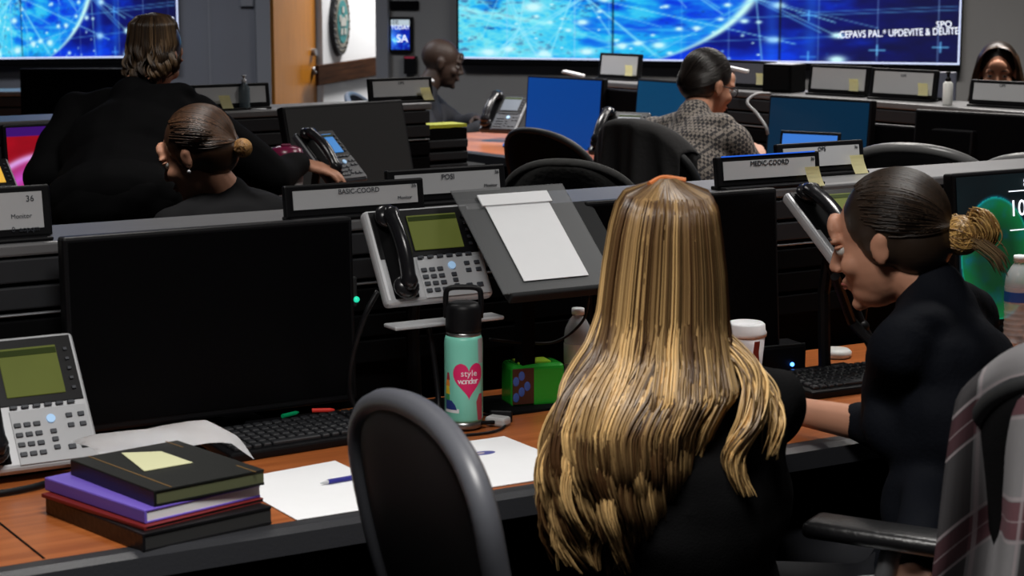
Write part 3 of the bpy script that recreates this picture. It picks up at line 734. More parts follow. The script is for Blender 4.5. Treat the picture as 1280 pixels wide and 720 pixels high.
# ================================================================ row one (nearest): desk, console, monitors
W1 = A1
desk('long cherry-wood desk with a dark rounded front edge, nearest to the camera', O1, W1, -.9, 3.6, .76, seams=(.012,))
console('nearest console wall with a grey cap and slatted front, behind the front desk', tuple(r1(0, .775)), W1, -.9, 3.6, dep=.22)
def D1(label, x, y, w, **k): p = r1(x, y, 1.135); return display(label, tuple(p), W1, w, **k)
D1('card display at the left picture edge above the slatted console', .13, .80, .31, h=.096, words=[('36', .37, .80, .016), ('Monitor', .31, .47, .012), ('0  aopqm', .33, .22, .014)])
D1('card display with BASIC-COORD heading behind the silver desk phone', .915, .79, .315, h=.066, words=[('BASIC-COORD', .02, .80, .014), ('36', .42, .86, .012), ('Monitor', .35, .50, .010)])
D1('card display behind the document holder, POSI heading', 1.19, .90, .29, h=.072, words=[('POSI', .0, .78, .016), ('36', .42, .84, .010), ('Monitor', .36, .45, .010)])
D1('card display with yellow note, above the black monitor behind the long-haired woman', 1.975, .79, .30, h=.070, words=[('MEDIC-COORD', .0, .80, .016), ('36', .42, .84, .010)], note=.36, blue=True)
D1('card display with yellow note, farther one of the pair above the tilted silver phone', 2.245, .93, .27, h=.075, words=[('OPS', .0, .84, .014), ('36', .40, .84, .010)], note=.34)
def mon1(label, x, y, **k): return monitor(label, tuple(r1(x, y)), W1 + R(k.pop('yaw', 0)), **k)
mon1('large switched-off black monitor on the left of the nearest desk', .55, .655, w=.585, h=.365, z=.79, tilt=2)
mon1('switched-off black monitor behind the long-haired woman', 1.60, .585, w=.50, h=.37, z=.79, tilt=4)
def planet(X, Z):
    asp = 1.7; d = np.hypot((X - .22) * asp, (Z - .42) * .82); n = fbm(X * 9, Z * 7, 41); n2 = fbm(X * 3, Z * 3, 45)
    c = np.zeros(X.shape + (3,)) + np.array([.01, .03, .05]) + (n2 * .10)[..., None] * np.array([.1, 1, 1])
    ins = (d < .35)[..., None]; k = np.clip((n - .40) * 4, 0, 1)[..., None]
    teal = np.array([.02, .42, .46]) * (1 - X[..., None] * .3) + np.array([.0, .1, .22]) * X[..., None]; green = np.array([.03, .42, .22])
    p = teal * k + green * (1 - k); p = p * (.55 + .75 * np.clip(1 - abs(d - .32) / .15, 0, 1)[..., None] * .6)
    c = np.where(ins, p, c); c = c + np.exp(-((d - .35) / .010) ** 2)[..., None] * np.array([.02, .25, .3]); return c
m3 = mon1('lit monitor showing a teal and green planet with a clock, at the right picture edge', 2.67, .60, w=.56, h=.37, z=.79, tilt=6, img=planet, gx_=200, gz=130)
MT = TR((0, 0, .04), (-6, 0, 0))
text('10:07', .055, MT @ TR((-.045, -.004, .275), (90, 0, 0)), TXT, m3); text('8', .03, MT @ TR((-.05, -.004, .335), (90, 0, 0)), TXT, m3)
for zz in (.318, .225): link('screen_line', one(box, (-.045, -.003, zz), (.12, .001, .0025), MT), TXT, m3)
keyboard('black keyboard under the large black monitor on the front desk', tuple(r1(.70, .55)), W1 + R(4))
keyboard('black keyboard on the desk in front of the navy-jacketed woman', tuple(r1(1.95, .40)), W1 - R(2), keys=True)

# silver phones
def phoneM(x0, y0, z0, tilt, yaw=0): return TR((x0, y0, z0), (tilt, 0, 0)) if not yaw else TR((x0, y0, z0), (0, 0, yaw)) @ TR((0, 0, 0), (tilt, 0, 0))
def phone1(label, x, y, z, tilt, yaw=0, **k):
    p = r1(x, y, .75); return phone(label, TR((0, 0, z - .75), (tilt, 0, 0)), loc=tuple(p), ang=W1 + R(yaw), group='silver desk phones with green screens along the front desk', **k)
ph = phone1('silver desk phone with a green screen, raised on a stand behind the turquoise bottle', .862, .560, .993, 59, w=.240, h=.202)
link('stand_shelf', one(box, (.125, .00, .200), (.245, .05, .008), TR((0, 0, 0)), .003), SILV, ph)
phone1('silver desk phone standing on the desk at the left picture edge', .035, .515, .775, 55, w=.232, h=.255)
ph3 = phone1('silver desk phone tilted high on a black arm beside the navy-jacketed woman', 1.820, .36, 1.02, 36, w=.225, h=.235, keys=True)
bm = nb(); tube(bm, [(.03, .05, .24), (.14, .12, .12), (.19, .02, .02)], .011, 8); tube(bm, [(.06, .12, .28), (.17, .16, .12), (.20, .04, .02)], .009, 8); link('stand_arm', bm, BLK, ph3)

# document holder: dark board, clear sheet, paper pad
p = r1(1.04, .45, .75); dh = thing('document_holder', 'black slanted document holder with a clear sheet beside the silver phone', 'document holder', tuple(p), W1)
HT = TR((0, 0, .262), (41, 0, 0))
HB = mat('holder_board', (.022, .023, .024), .7, spec=.08)
link('board', one(box, (.18, .115, -.012), (.30, .23, .02), HT, .006), HB, dh)
link('ledge', one(box, (.18, -.004, -.006), (.30, .012, .024), HT, .004), HB, dh)
link('clear_sheet', one(box, (.145, .135, .005), (.265, .275, .003), HT, .001), mat('clear_acrylic', (.10, .105, .11), .45, alpha=.5, spec=.2), dh)
bm = nb(); box(bm, (.15, .14, -.12), (.03, .03, .22)); box(bm, (.15, .16, -.24), (.20, .16, .014), None, .004); link('stand', bm, BLKM, dh)
for v in dh.children:
    if v.name.startswith('stand'):
        for q in v.data.vertices: q.co.z += .24
pp = thing('paper_pad', 'white blank sheet clipped on the slanted document holder', 'paper', tuple(p), W1)
link('sheet', one(box, (.145, .130, .0085), (.150, .215, .0015), HT), PAPER, pp); link('folded_strip', one(box, (.145, .236, .0105), (.165, .030, .004), HT, .001), PAPER, pp)

# small things on the desk
def cable(label, pts, r=.0035, m=BLK): 
    b = nb(); tube(b, spline(pts, 8), r, 8); o = link('cable', b, m, smooth=True); tag(o, label, 'cable'); return o
cable('thick black cable looping down from the raised phone to the desk', [r1(.82, .52, 1.03), r1(.79, .52, .98), r1(.775, .55, .88), r1(.79, .56, .80), r1(.84, .50, .758), r1(.90, .48, .757), r1(.955, .53, .775), r1(.965, .56, .86), r1(.955, .57, .95)], .0055)
cable('thin black cable hanging below the document holder', [r1(1.30, .52, .98), r1(1.31, .56, .92), r1(1.26, .58, .88), r1(1.18, .58, .885), r1(1.10, .58, .90)], .003)
cable('thin dark cable curled on the desk in front of the turquoise bottle', [r1(.87, .55, .755), r1(.92, .44, .754), r1(1.0, .415, .754), r1(1.06, .45, .754), r1(1.08, .52, .756), r1(1.04, .58, .756)], .0028)
# tumbler
T0 = r1(.988, .487, .7535); tb = thing('tumbler_bottle', 'turquoise drinking bottle with a pink heart sticker and black loop lid', 'bottle', tuple(T0), 0)
BR = .0375
link('base_ring', one(lathe, [(.030, 0), (.035, .001), (.0355, .014)]), mat('steel_ring', (.3, .3, .3), .3, .9), tb, smooth=True)
link('bottle_body', one(lathe, [(.035, .0125), (BR, .02), (BR, .165), (.0365, .175), (.034, .182)], n=48), mat('turquoise_enamel', (.22, .66, .52), .35), tb, smooth=True)
link('neck_ring', one(lathe, [(.034, .180), (.034, .190)]), mat('steel_ring', 0), tb, smooth=True)
link('lid', one(lathe, [(.0345, .189), (.035, .195), (.035, .235), (.031, .243), (.024, .246)], n=40), BLK, tb, smooth=True)
bm = nb(); tube(bm, spline([(-.033, 0, .215), (-.034, 0, .255), (-.028, 0, .272), (0, 0, .275), (.028, 0, .272), (.034, 0, .255), (.033, 0, .215)], 5), .0055, 8); link('loop_handle', bm, BLK, tb, smooth=True)
def decal(rows, m, name, rad, parent, a0=0., label=None):
    "rows of (z, left, right) in metres around the front of a cylinder; a0 = facing angle offset"
    bm = nb(); prev = None
    for z, l, r_ in rows:
        g = []
        for k in range(9):
            s = l + (r_ - l) * k / 8; a = -PI / 2 + a0 + s / rad; g.append(bm.verts.new(V((rad * math.cos(a), rad * math.sin(a), z))))
        if prev: 
            for k in range(8): bm.faces.new((prev[k], prev[k + 1], g[k + 1], g[k]))
        prev = g
    return link(name, bm, m, parent, label)
PINK = mat('sticker_pink', (.72, .015, .13), .5); 
ht = np.linspace(0, PI, 200); hx_ = 16 * np.sin(ht) ** 3 / 16 * .032; hy_ = (13 * np.cos(ht) - 5 * np.cos(2 * ht) - 2 * np.cos(3 * ht) - np.cos(4 * ht)) / 29 * .072; pk_ = int(np.argmax(hy_)); hr = []
for k in range(0):
    t_ = k / 14; z = .085 + .075 * t_; w_ = .033 * (math.sin(min(1, t_ * 1.35) * PI / 2)) ** 1.05 if t_ < .75 else .033 * math.sqrt(max(0, 1 - ((t_ - .70) / .32) ** 2))
    hr.append((z - .03, -w_, w_))
bmh = None
for s in (-1, 1):
    rows = []
    for yy_ in np.linspace(hy_[-1] + 1e-4, hy_[pk_] - 1e-4, 30):
        outer = np.interp(-yy_, -hy_[pk_:], hx_[pk_:]); inner = np.interp(yy_, hy_[:pk_ + 1], hx_[:pk_ + 1]) if yy_ > hy_[0] else 0.
        rows.append((yy_ + .102, *sorted((s * inner, s * outer))))
    decal(rows, PINK, 'heart_sticker', BR + .0006, tb, .30)
for s, z in (('style', .112), ('wonder', .097)):
    for i, ch in enumerate(s):
        a = -PI / 2 + .30 + (i - (len(s) - 1) / 2) * .17; text(ch, .017, TR(((BR + .001) * math.cos(a), (BR + .001) * math.sin(a), z), (90, 0, math.degrees(a) + 90)), PAPER, tb)
decal([(.018, .020, .034), (.055, .016, .034), (.07, .024, .034)], mat('sticker_red', (.40, .05, .08), .5), 'red_sticker', BR + .0004, tb, .30)
decal([(.13, .022, .038), (.178, .020, .038)], mat('sticker_grey', (.42, .40, .42), .5), 'grey_sticker', BR + .0004, tb, .30)
for c_, z0, z1, l in ((('rainbow_red'), .098, .112, -.006), (('rainbow_orange'), .086, .098, -.009), (('rainbow_yellow'), .070, .086, -.010), (('rainbow_green'), .058, .070, -.010)):
    cc = dict(rainbow_red=(.35, .03, .05), rainbow_orange=(.75, .25, .03), rainbow_yellow=(.75, .55, .03), rainbow_green=(.05, .30, .10))[c_]
    decal([(z0, l, .004), (z1, l + .003, .002)], mat(c_, cc, .5), 'rainbow_sticker', BR + .0006, tb, -.85)
decal([(.040, -.010, .018), (.050, -.010, .014), (.058, -.010, .006)], mat('sticker_navy', (.02, .04, .20), .5), 'navy_sticker', BR + .0007, tb, -.80)
decal([(.034, -.012, .022), (.042, -.012, .022)], PAPER, 'white_sticker', BR + .0003, tb, -.80)
# green wipes pack
g0 = r1(1.215, .60, .75); gb = thing('tissue_pack', 'bright green box of wipes with a colourful dark side, behind the bottle', 'box', tuple(g0), W1 - R(12))
link('box', one(box, (0, 0, .045), (.115, .075, .09), None, .010, 3), mat('green_gloss_box', (.02, .30, .025), .25), gb)
link('lid', one(box, (-.003, 0, .0905), (.07, .045, .006), None, .002), mat('lime_lid', (.42, .65, .04), .35), gb)
link('dark_panel', one(box, (-.034, -.0385, .047), (.046, .003, .074), None, .001), mat('box_dark_print', (.06, .02, .012), .4), gb)
bm = nb()
for q in range(5): sph(bm, (-.05 + .012 * (q % 3), -.0405, .025 + .011 * q), (.007, .001, .010), u=10, v=6)
link('print_spots', bm, mat('print_blue', (.05, .10, .35), .4), gb)
def water_bottle(label, loc, h=.21, r=.032, lab=(.35, .36, .40), z0=.5, z1=.68, lab2=None, capc=PAPER, group=None):
    t = thing('water_bottle', label, 'bottle', tuple(loc), 0, group)
    pl = mat('clear_plastic', (.75, .78, .82), .12, alpha=.42, spec=.8)
    pr = [(r * .75, 0), (r * .95, .004), (r, .012)]
    for k in range(6): z = h * (.08 + .06 * k); pr += [(r, z), (r * .95, z + h * .02), (r, z + h * .045)]
    pr += [(r, h * .70), (r * .93, h * .78), (r * .60, h * .88), (r * .40, h * .92), (r * .38, h * .96)]
    link('bottle_shell', one(lathe, pr, n=28), pl, t, smooth=True)
    link('bottle_cap', one(lathe, [(r * .46, h * .935), (r * .46, h), (r * .40, h * 1.005)], n=20), capc, t, smooth=True)
    link('bottle_label', one(lathe, [(r * 1.01, h * z0), (r * 1.015, h * z1)], n=28, cap=False), mat('bottle_label_%d' % (lab[2] * 100), lab, .4), t, smooth=True)
    if lab2: link('label_band', one(lathe, [(r * 1.03, h * (z0 + .02)), (r * 1.03, h * (z1 - .05))], n=28, cap=False), mat('bottle_label_blue', lab2, .4), t, smooth=True)
    return t
water_bottle('clear water bottle with a grey-white label between the green box and the long-haired woman', r1(1.325, .60, .75), h=.19, r=.029, lab=(.78, .80, .84), z0=.40, z1=.62)
water_bottle('clear water bottle with a blue label at the right picture edge', r1(2.53, .55, .75), h=.215, r=.033, lab=(.5, .52, .6), z0=.48, z1=.66, lab2=(.02, .09, .42))
c0 = on_z(930, 470, .78); cp = thing('paper_cup', 'white paper coffee cup with a lid beside the long-haired woman', 'cup', tuple(r1(1.685, .50, .75)), 0)
link('cup_body', one(lathe, [(.030, 0), (.031, .004), (.041, .118)], n=36), mat('cup_white', (.78, .74, .76), .5), cp, smooth=True)
link('lid', one(lathe, [(.0435, .114), (.0445, .122), (.0415, .127), (.0405, .139), (.036, .143), (.020, .141)], n=36), PAPER, cp, smooth=True)
decal([(.03, -.007, .006), (.055, -.004, .009), (.085, -.008, .006), (.108, -.005, .009)], mat('cup_print_red', (.22, .03, .02), .5), 'red_print', .0425, cp, .45)
# dark box with a blue light, white puck
b0 = r1(1.845, .615, .75); bx = thing('speaker_box', 'small black box with a blue indicator light on the front desk', 'box', tuple(b0), W1 - R(8))
link('casing', one(box, (0, 0, .032), (.135, .08, .062), None, .006), BLK, bx); link('indicator_light', one(sph, (.030, -.042, .020), .0045), mat('led_blue', (.05, .25, 1), .3, emit=8), bx)
link('top_edge', one(box, (0, -.036, .063), (.13, .006, .003)), DG, bx)
pk = link('lid_puck', one(lathe, [(.030, 0), (.036, .004), (.036, .014), (.030, .020), (.010, .021)], n=32), mat('puck_white', (.60, .60, .58), .45), smooth=True); pk.location = r1(2.07, .66, .75); tag(pk, 'round pale puck lying on the desk beside the black arm', 'puck')
# arm leg to the desk beside navy woman
la = thing('phone_stand', 'slanted black metal stand on the desk by the pale puck', 'stand', tuple(r1(2.10, .52, .75)), W1)
bm = nb(); tube(bm, [(-.01, .0, .004), (-.05, .03, .09), (-.09, .05, .20), (-.12, .06, .30)], [.016, .012, .011, .010], 8); link('lower_arm', bm, BLK, la, smooth=True)
bm = nb(); tube(bm, [(-.05, .03, .09), (-.02, .05, .18), (-.05, .06, .28)], .008, 8); sph(bm, (-.05, .03, .09), .017); link('brace', bm, BLK, la, smooth=True)
# dock box below the raised phone with a green light
dk = thing('dock_box', 'small black box with a green light between the black monitor and the raised phone', 'box', tuple(r1(.835, .70, .955)), W1)
link('casing', one(box, (0, .0, .05), (.035, .06, .06), None, .004), DG, dk); link('indicator_light', one(sph, (.014, -.031, .035), .0062), mat('led_green', (.02, .75, .45), .3, emit=.7), dk)
# markers by the monitor, mouse, adapter
for nm, lb, x, y, c_, a in (('green_marker', 'short green marker lying at the foot of the large black monitor', .685, .638, (.0, .22, .08), 20), ('red_marker', 'short red marker lying at the foot of the large black monitor', .755, .640, (.55, .03, .02), -25)):
    b = nb(); cone(b, (-.018, 0, .008), .004, (.018, 0, .008), .004, 12); cone(b, (.018, 0, .008), .004, (.026, 0, .008), .0015, 12)
    o = link('marker', b, mat(nm, c_, .4, emit=.15), smooth=False); o.location = r1(x, y, .775); o.rotation_euler = (0, 0, W1 + R(a)); tag(o, lb, 'marker')
tr_ = thing('cable_tray', 'flat black tray behind the keyboard holding two markers', 'tray', tuple(r1(.70, .64, .75)), W1)
link('tray_base', one(box, (0, 0, .013), (.20, .04, .026), None, .004), BLK, tr_); link('tray_lip', one(box, (0, -.019, .026), (.18, .003, .003)), SLAT, tr_)
ms = link('mouse', one(sph, (0, 0, .004), (.032, .052, .026)), mat('mouse_gloss', (.02, .02, .022), .2), smooth=True); ms.location = r1(.895, .43, .755); ms.rotation_euler = (0, 0, W1); tag(ms, 'glossy black mouse beside the turquoise bottle', 'mouse')
ad = thing('cable_adapter', 'black and white cable adapter lying beside the turquoise bottle', 'adapter', tuple(r1(1.055, .47, .75)), W1 + R(30))
link('adapter_body', one(box, (0, 0, .010), (.030, .045, .018), None, .005), mat('adapter_white', (.45, .45, .45), .4), ad)
bm = nb(); box(bm, (.035, .0, .016), (.012, .045, .03), TR((0, 0, 0), (0, 15, 20)), .003); link('plug', bm, BLK, ad); bm = nb(); tube(bm, [(-.015, 0, .01), (-.04, .015, .012), (-.05, .05, .008)], .004, 6); link('cord', bm, BLK, ad)
# papers
def sheet(name, label, pts, z=.7515, thick=.001, m=PAPER, parent=None, n=8, curl=0):
    a, b, c_, d = [V(p) for p in pts]; bm = nb()
    g = [[bm.verts.new((a.lerp(b, i / n)).lerp(d.lerp(c_, i / n), j / n) + V((0, 0, z + curl * math.sin(PI * i / n) * (j / n)))) for i in range(n + 1)] for j in range(n + 1)]
    for j in range(n):
        for i in range(n): bm.faces.new((g[j][i], g[j][i + 1], g[j + 1][i + 1], g[j + 1][i]))
    r_ = bmesh.ops.extrude_face_region(bm, geom=bm.faces[:])
    for q in r_['geom']:
        if isinstance(q, bmesh.types.BMVert): q.co.z += thick
    o = link(name, bm, m, parent)
    if not parent: tag(o, label, 'paper')
    return o
sheet('paper_sheet', 'white sheet of paper with a blue pen on it, right of the notebooks', [r1(.43, .055), r1(.655, .055), r1(.655, .375), r1(.43, .345)])
sh2 = thing('letter_sheet', 'white letter with a small blue crest, lying right of the mesh chair', 'paper', tuple(r1(.80, .07, .751)), W1)
link('sheet', one(box, (.108, .155, .0008), (.215, .31, .0014)), PAPER, sh2)
bm = nb(); sph(bm, (.115, .215, .0015), (.024, .014, .0006)); link('crest', bm, mat('crest_blue', (.08, .09, .30), .5), sh2); link('crest_centre', one(sph, (.108, .215, .0018), (.010, .006, .0008)), mat('crest_grey', (.45, .40, .42), .5), sh2)
pn_ = thing('pen', 'dark blue pen lying on the white sheet beside the chair', 'pen', tuple(r1(.625, .235, .757)), W1 + R(5))
link('barrel', one(cone, (-.055, 0, 0), .0045, (.05, 0, 0), .0045, 12), mat('pen_blue', (.02, .02, .22), .4), pn_); link('tip', one(cone, (-.07, 0, 0), .001, (-.055, 0, 0), .004, 12), SILV, pn_)
# notebooks
base = r1(.245, .19); NA = W1 + R(12)
def book(name, label, dx, dy, z, s, rot, m, edge=None, extra=None):
    t = thing(name, label, 'notebook', (base.x + dx, base.y + dy, z), NA + R(rot), 'notebooks and folders in the pile')
    w_, d_, h_ = s; link('cover', one(box, (0, 0, h_ * .08), (w_, d_, h_ * .16), None, .001), m, t); link('cover', one(box, (0, 0, h_ * .92), (w_, d_, h_ * .16), None, .001), m, t)
    link('spine', one(box, (-w_ / 2 + .002, 0, h_ / 2), (.005, d_, h_ * .9), None, .001), m, t)
    link('page_block', one(box, (.001, 0, h_ / 2), (w_ - .003, d_ - .003, h_ * .70)), edge or PAPER, t); return t
book('folder', 'black leather folder at the bottom of the notebook pile', .0, -.008, .7505, (.24, .30, .030), -1, LEA, mat('page_dark', (.03, .03, .03), .6))
book('folder', 'thin dark red folder between the two lowest notebooks of the pile', -.01, .0, .781, (.235, .285, .006), 3, mat('folder_red', (.16, .012, .01), .5), mat('page_dark', 0))
book('notebook', 'purple notebook with white pages in the middle of the pile', -.012, .012, .7875, (.225, .285, .022), 2, mat('cover_purple', (.16, .10, .52), .45))
nbk = book('notebook', 'black bound notebook with gold lines on top of the pile', .012, .016, .810, (.205, .265, .026), -2, mat('cover_black', (.008, .009, .008), .4), mat('page_olive', (.11, .12, .06), .6))
gold = mat('gold_line', (.20, .11, .03), .4)
link('gold_line', one(box, (-.070, 0, .0262), (.0025, .26, .0006)), gold, nbk); 
for sx, sy in ((1, 1), (1, -1)): link('gold_line', one(box, (sx * .082, sy * .11, .0262), (.0025, .055, .0006), TR((0, 0, 0)) @ Matrix.Identity(4)), gold, nbk)
sheet('note_sheet', 'pale yellow note sheet lying on the top notebook', [V((base.x, base.y, 0)) + V(q) for q in ((-.015, -.035, 0), (.055, .020, 0), (-.010, .095, 0), (-.075, .085, 0))], z=.8372, m=mat('note_cream', (.66, .66, .40), .7))
bm = nb(); NN = 14; P0, P1 = r1(.20, .415), r1(.435, .405)
g = []
for j in range(NN + 1):
    row = []
    for i in range(NN + 1):
        u, v_ = i / NN, j / NN; p = r1(.195 + .27 * u, .30 + .17 * v_ + .02 * math.sin(u * 3)); z = .828 - .045 * (1 - u) * 0 + .014 * math.sin(PI * v_) * (.5 + u) - .030 * max(0, u - .85) / .15 * (v_ < 2)
        row.append(bm.verts.new(V((p.x, p.y, z + .003 * math.sin(u * 11 + v_ * 6)))))
    g.append(row)
for j in range(NN):
    for i in range(NN): bm.faces.new((g[j][i], g[j][i + 1], g[j + 1][i + 1], g[j + 1][i]))
bmesh.ops.solidify(bm, geom=bm.faces, thickness=.0015)
o = link('crumpled_paper', bm, PAPER, smooth=True); tag(o, 'curled white paper lying over the back of the notebook pile', 'paper')
cable('dark cable lying on the desk left of the notebook pile', [r1(-.02, .47, .757), r1(.05, .45, .757), r1(.12, .46, .757), r1(.20, .50, .757)], .006)

# ================================================================ chairs near the camera
office_chair('empty black mesh office chair with a grey rim, swivelled, in front of the nearest desk', (-.186, 2.71), 204, cs=.74, top=1.03, w=.50, h=.60, arms=False, curve=.015, lean=-.17, rim=.019, gloss=mat('chair_rim_grey', (.075, .078, .09), .4), m=mat('chair_mesh_black', (.009, .009, .010), .6, spec=.3))
office_chair('black office chair of the long-haired woman', (.33, 3.05), 118, top=.68, w=.40, h=.20, arms=False, curve=.05)
office_chair('black office chair with glossy armrests under the navy-jacketed woman', (.75, 3.38), 150, top=.90, w=.40, h=.36, seat=.53, gloss=LEA)
jc = office_chair('office chair at the lower right corner with a plaid shirt over it', (.95, 2.88), 60, top=1.10, w=.44, h=.55, arms=False)
# ================================================================ plaid shirt over the corner chair
def plaid_mat():
    m = bpy.data.materials.new('plaid_flannel'); m.use_nodes = True; nt = m.node_tree; b = nt.nodes['Principled BSDF']; b.inputs['Roughness'].default_value = .85
    uv = nt.nodes.new('ShaderNodeAttribute'); uv.attribute_name = 'uvp'; sx = nt.nodes.new('ShaderNodeSeparateXYZ'); nt.links.new(uv.outputs['Vector'], sx.inputs[0])
    def M_(op, a, b_=0.): 
        n = nt.nodes.new('ShaderNodeMath'); n.operation = op
        for i, v in enumerate((a, b_)):
            if isinstance(v, (int, float)): n.inputs[i].default_value = v
            else: nt.links.new(v, n.inputs[i])
        return n.outputs[0]
    def band(s, per, lo, hi): f = M_('FRACT', M_('DIVIDE', s, per)); return M_('MULTIPLY', M_('GREATER_THAN', f, lo), M_('LESS_THAN', f, hi))
    def mixc(f, a, bcol):
        n = nt.nodes.new('ShaderNodeMix'); n.data_type = 'RGBA'; nt.links.new(f, n.inputs[0])
        if isinstance(a, tuple): n.inputs[6].default_value = a
        else: nt.links.new(a, n.inputs[6])
        n.inputs[7].default_value = bcol; return n.outputs[2]
    X, Y = sx.outputs[0], sx.outputs[1]
    c = mixc(band(X, .13, .55, .85), (.15, .145, .15, 1), (.022, .020, .022, 1))
    c = mixc(M_('MULTIPLY', band(Y, .17, .45, .75), .85), c, (.07, .010, .018, 1))
    c = mixc(M_('MULTIPLY', band(Y, .17, .45, .75), band(X, .13, .55, .85)), c, (.03, .006, .010, 1))
    for s, per, lo, hi in ((X, .13, .50, .53), (X, .13, .87, .90), (Y, .17, .41, .44), (Y, .17, .76, .785), (Y, .17, .60, .61)): c = mixc(M_('MULTIPLY', band(s, per, lo, hi), .7), c, (.26, .22, .23, 1))
    nt.links.new(c, b.inputs['Base Color']); return m
PLAID = plaid_mat()
ang = R(60 - 90); JC = V((.99, 2.87, 0))
def drape(name, label, JC, ang, top, w, drop, m, off=-.35, seed=3, cat='shirt', spread=.05, front=.25, tilt=0, fold=1.0):
    "cloth hung over a chair back: over the top, down the back with folds"
    bm = nb(); NU, NV = 60, 60; g = []; rr = random.Random(seed); ph = [rr.uniform(0, 6) for _ in range(5)]
    for j in range(NV + 1):
        v = j / NV; row = []; s = -front + (drop + front) * v  # arc length, 0 at the crest
        for i in range(NU + 1):
            u = -1 + 2 * i / NU; round_ = .10 * abs(u) ** 3 + tilt * u
            if s < 0: y = .045 + .02 * math.sin(u * 5); z = top - round_ + s - .0 * u
            elif s < .07: a = s / .07 * PI / 2; y = .045 - .09 * math.sin(a) ** 2; z = top - round_ + .02 * math.sin(a * 2)
            else: y = -.045 - (s - .07) * .06; z = top - round_ - (s - .07)
            amp = .022 * fold * min(1, max(0, s) / .3)
            y += amp * (math.sin(u * 9 + ph[0] + v * 1.2) + .6 * math.sin(u * 17 + ph[1] - v * 2)) - .0
            y += .10 * (abs(u) ** 2) * (1 if s >= -.3 else 0) * .8
            x = u * (w / 2 + spread * max(0, s)) + .012 * math.sin(v * 9 + ph[2]) * min(1, abs(u) * 1.2)
            z += (-.02 * math.sin(u * 8 + ph[3])) * (v ** 3)
            row.append(bm.verts.new(V((x, y + off, z))))
        g.append(row)
    for j in range(NV):
        for i in range(NU): bm.faces.new((g[j][i], g[j][i + 1], g[j + 1][i + 1], g[j + 1][i]))
    me = bpy.data.meshes.new(name); bm.to_mesh(me); bm.free()
    at = me.attributes.new('uvp', 'FLOAT_VECTOR', 'POINT'); uv = []
    for j in range(NV + 1):
        for i in range(NU + 1): uv += [(-1 + 2 * i / NU) * w / 2 + 5, j / NV * (drop + front) + 5, 0]
    at.data.foreach_set('vector', uv)
    o = link(name, me, m, smooth=True); o.location = JC; o.rotation_euler = (0, 0, ang); tag(o, label, cat)
    md = o.modifiers.new('thick', 'SOLIDIFY'); md.thickness = .006; md.offset = 1; return o
drape('plaid_shirt', 'grey and maroon plaid shirt draped over the corner chair', JC, ang, 1.135, .48, .75, PLAID, off=-.30, spread=.13, fold=2.0)

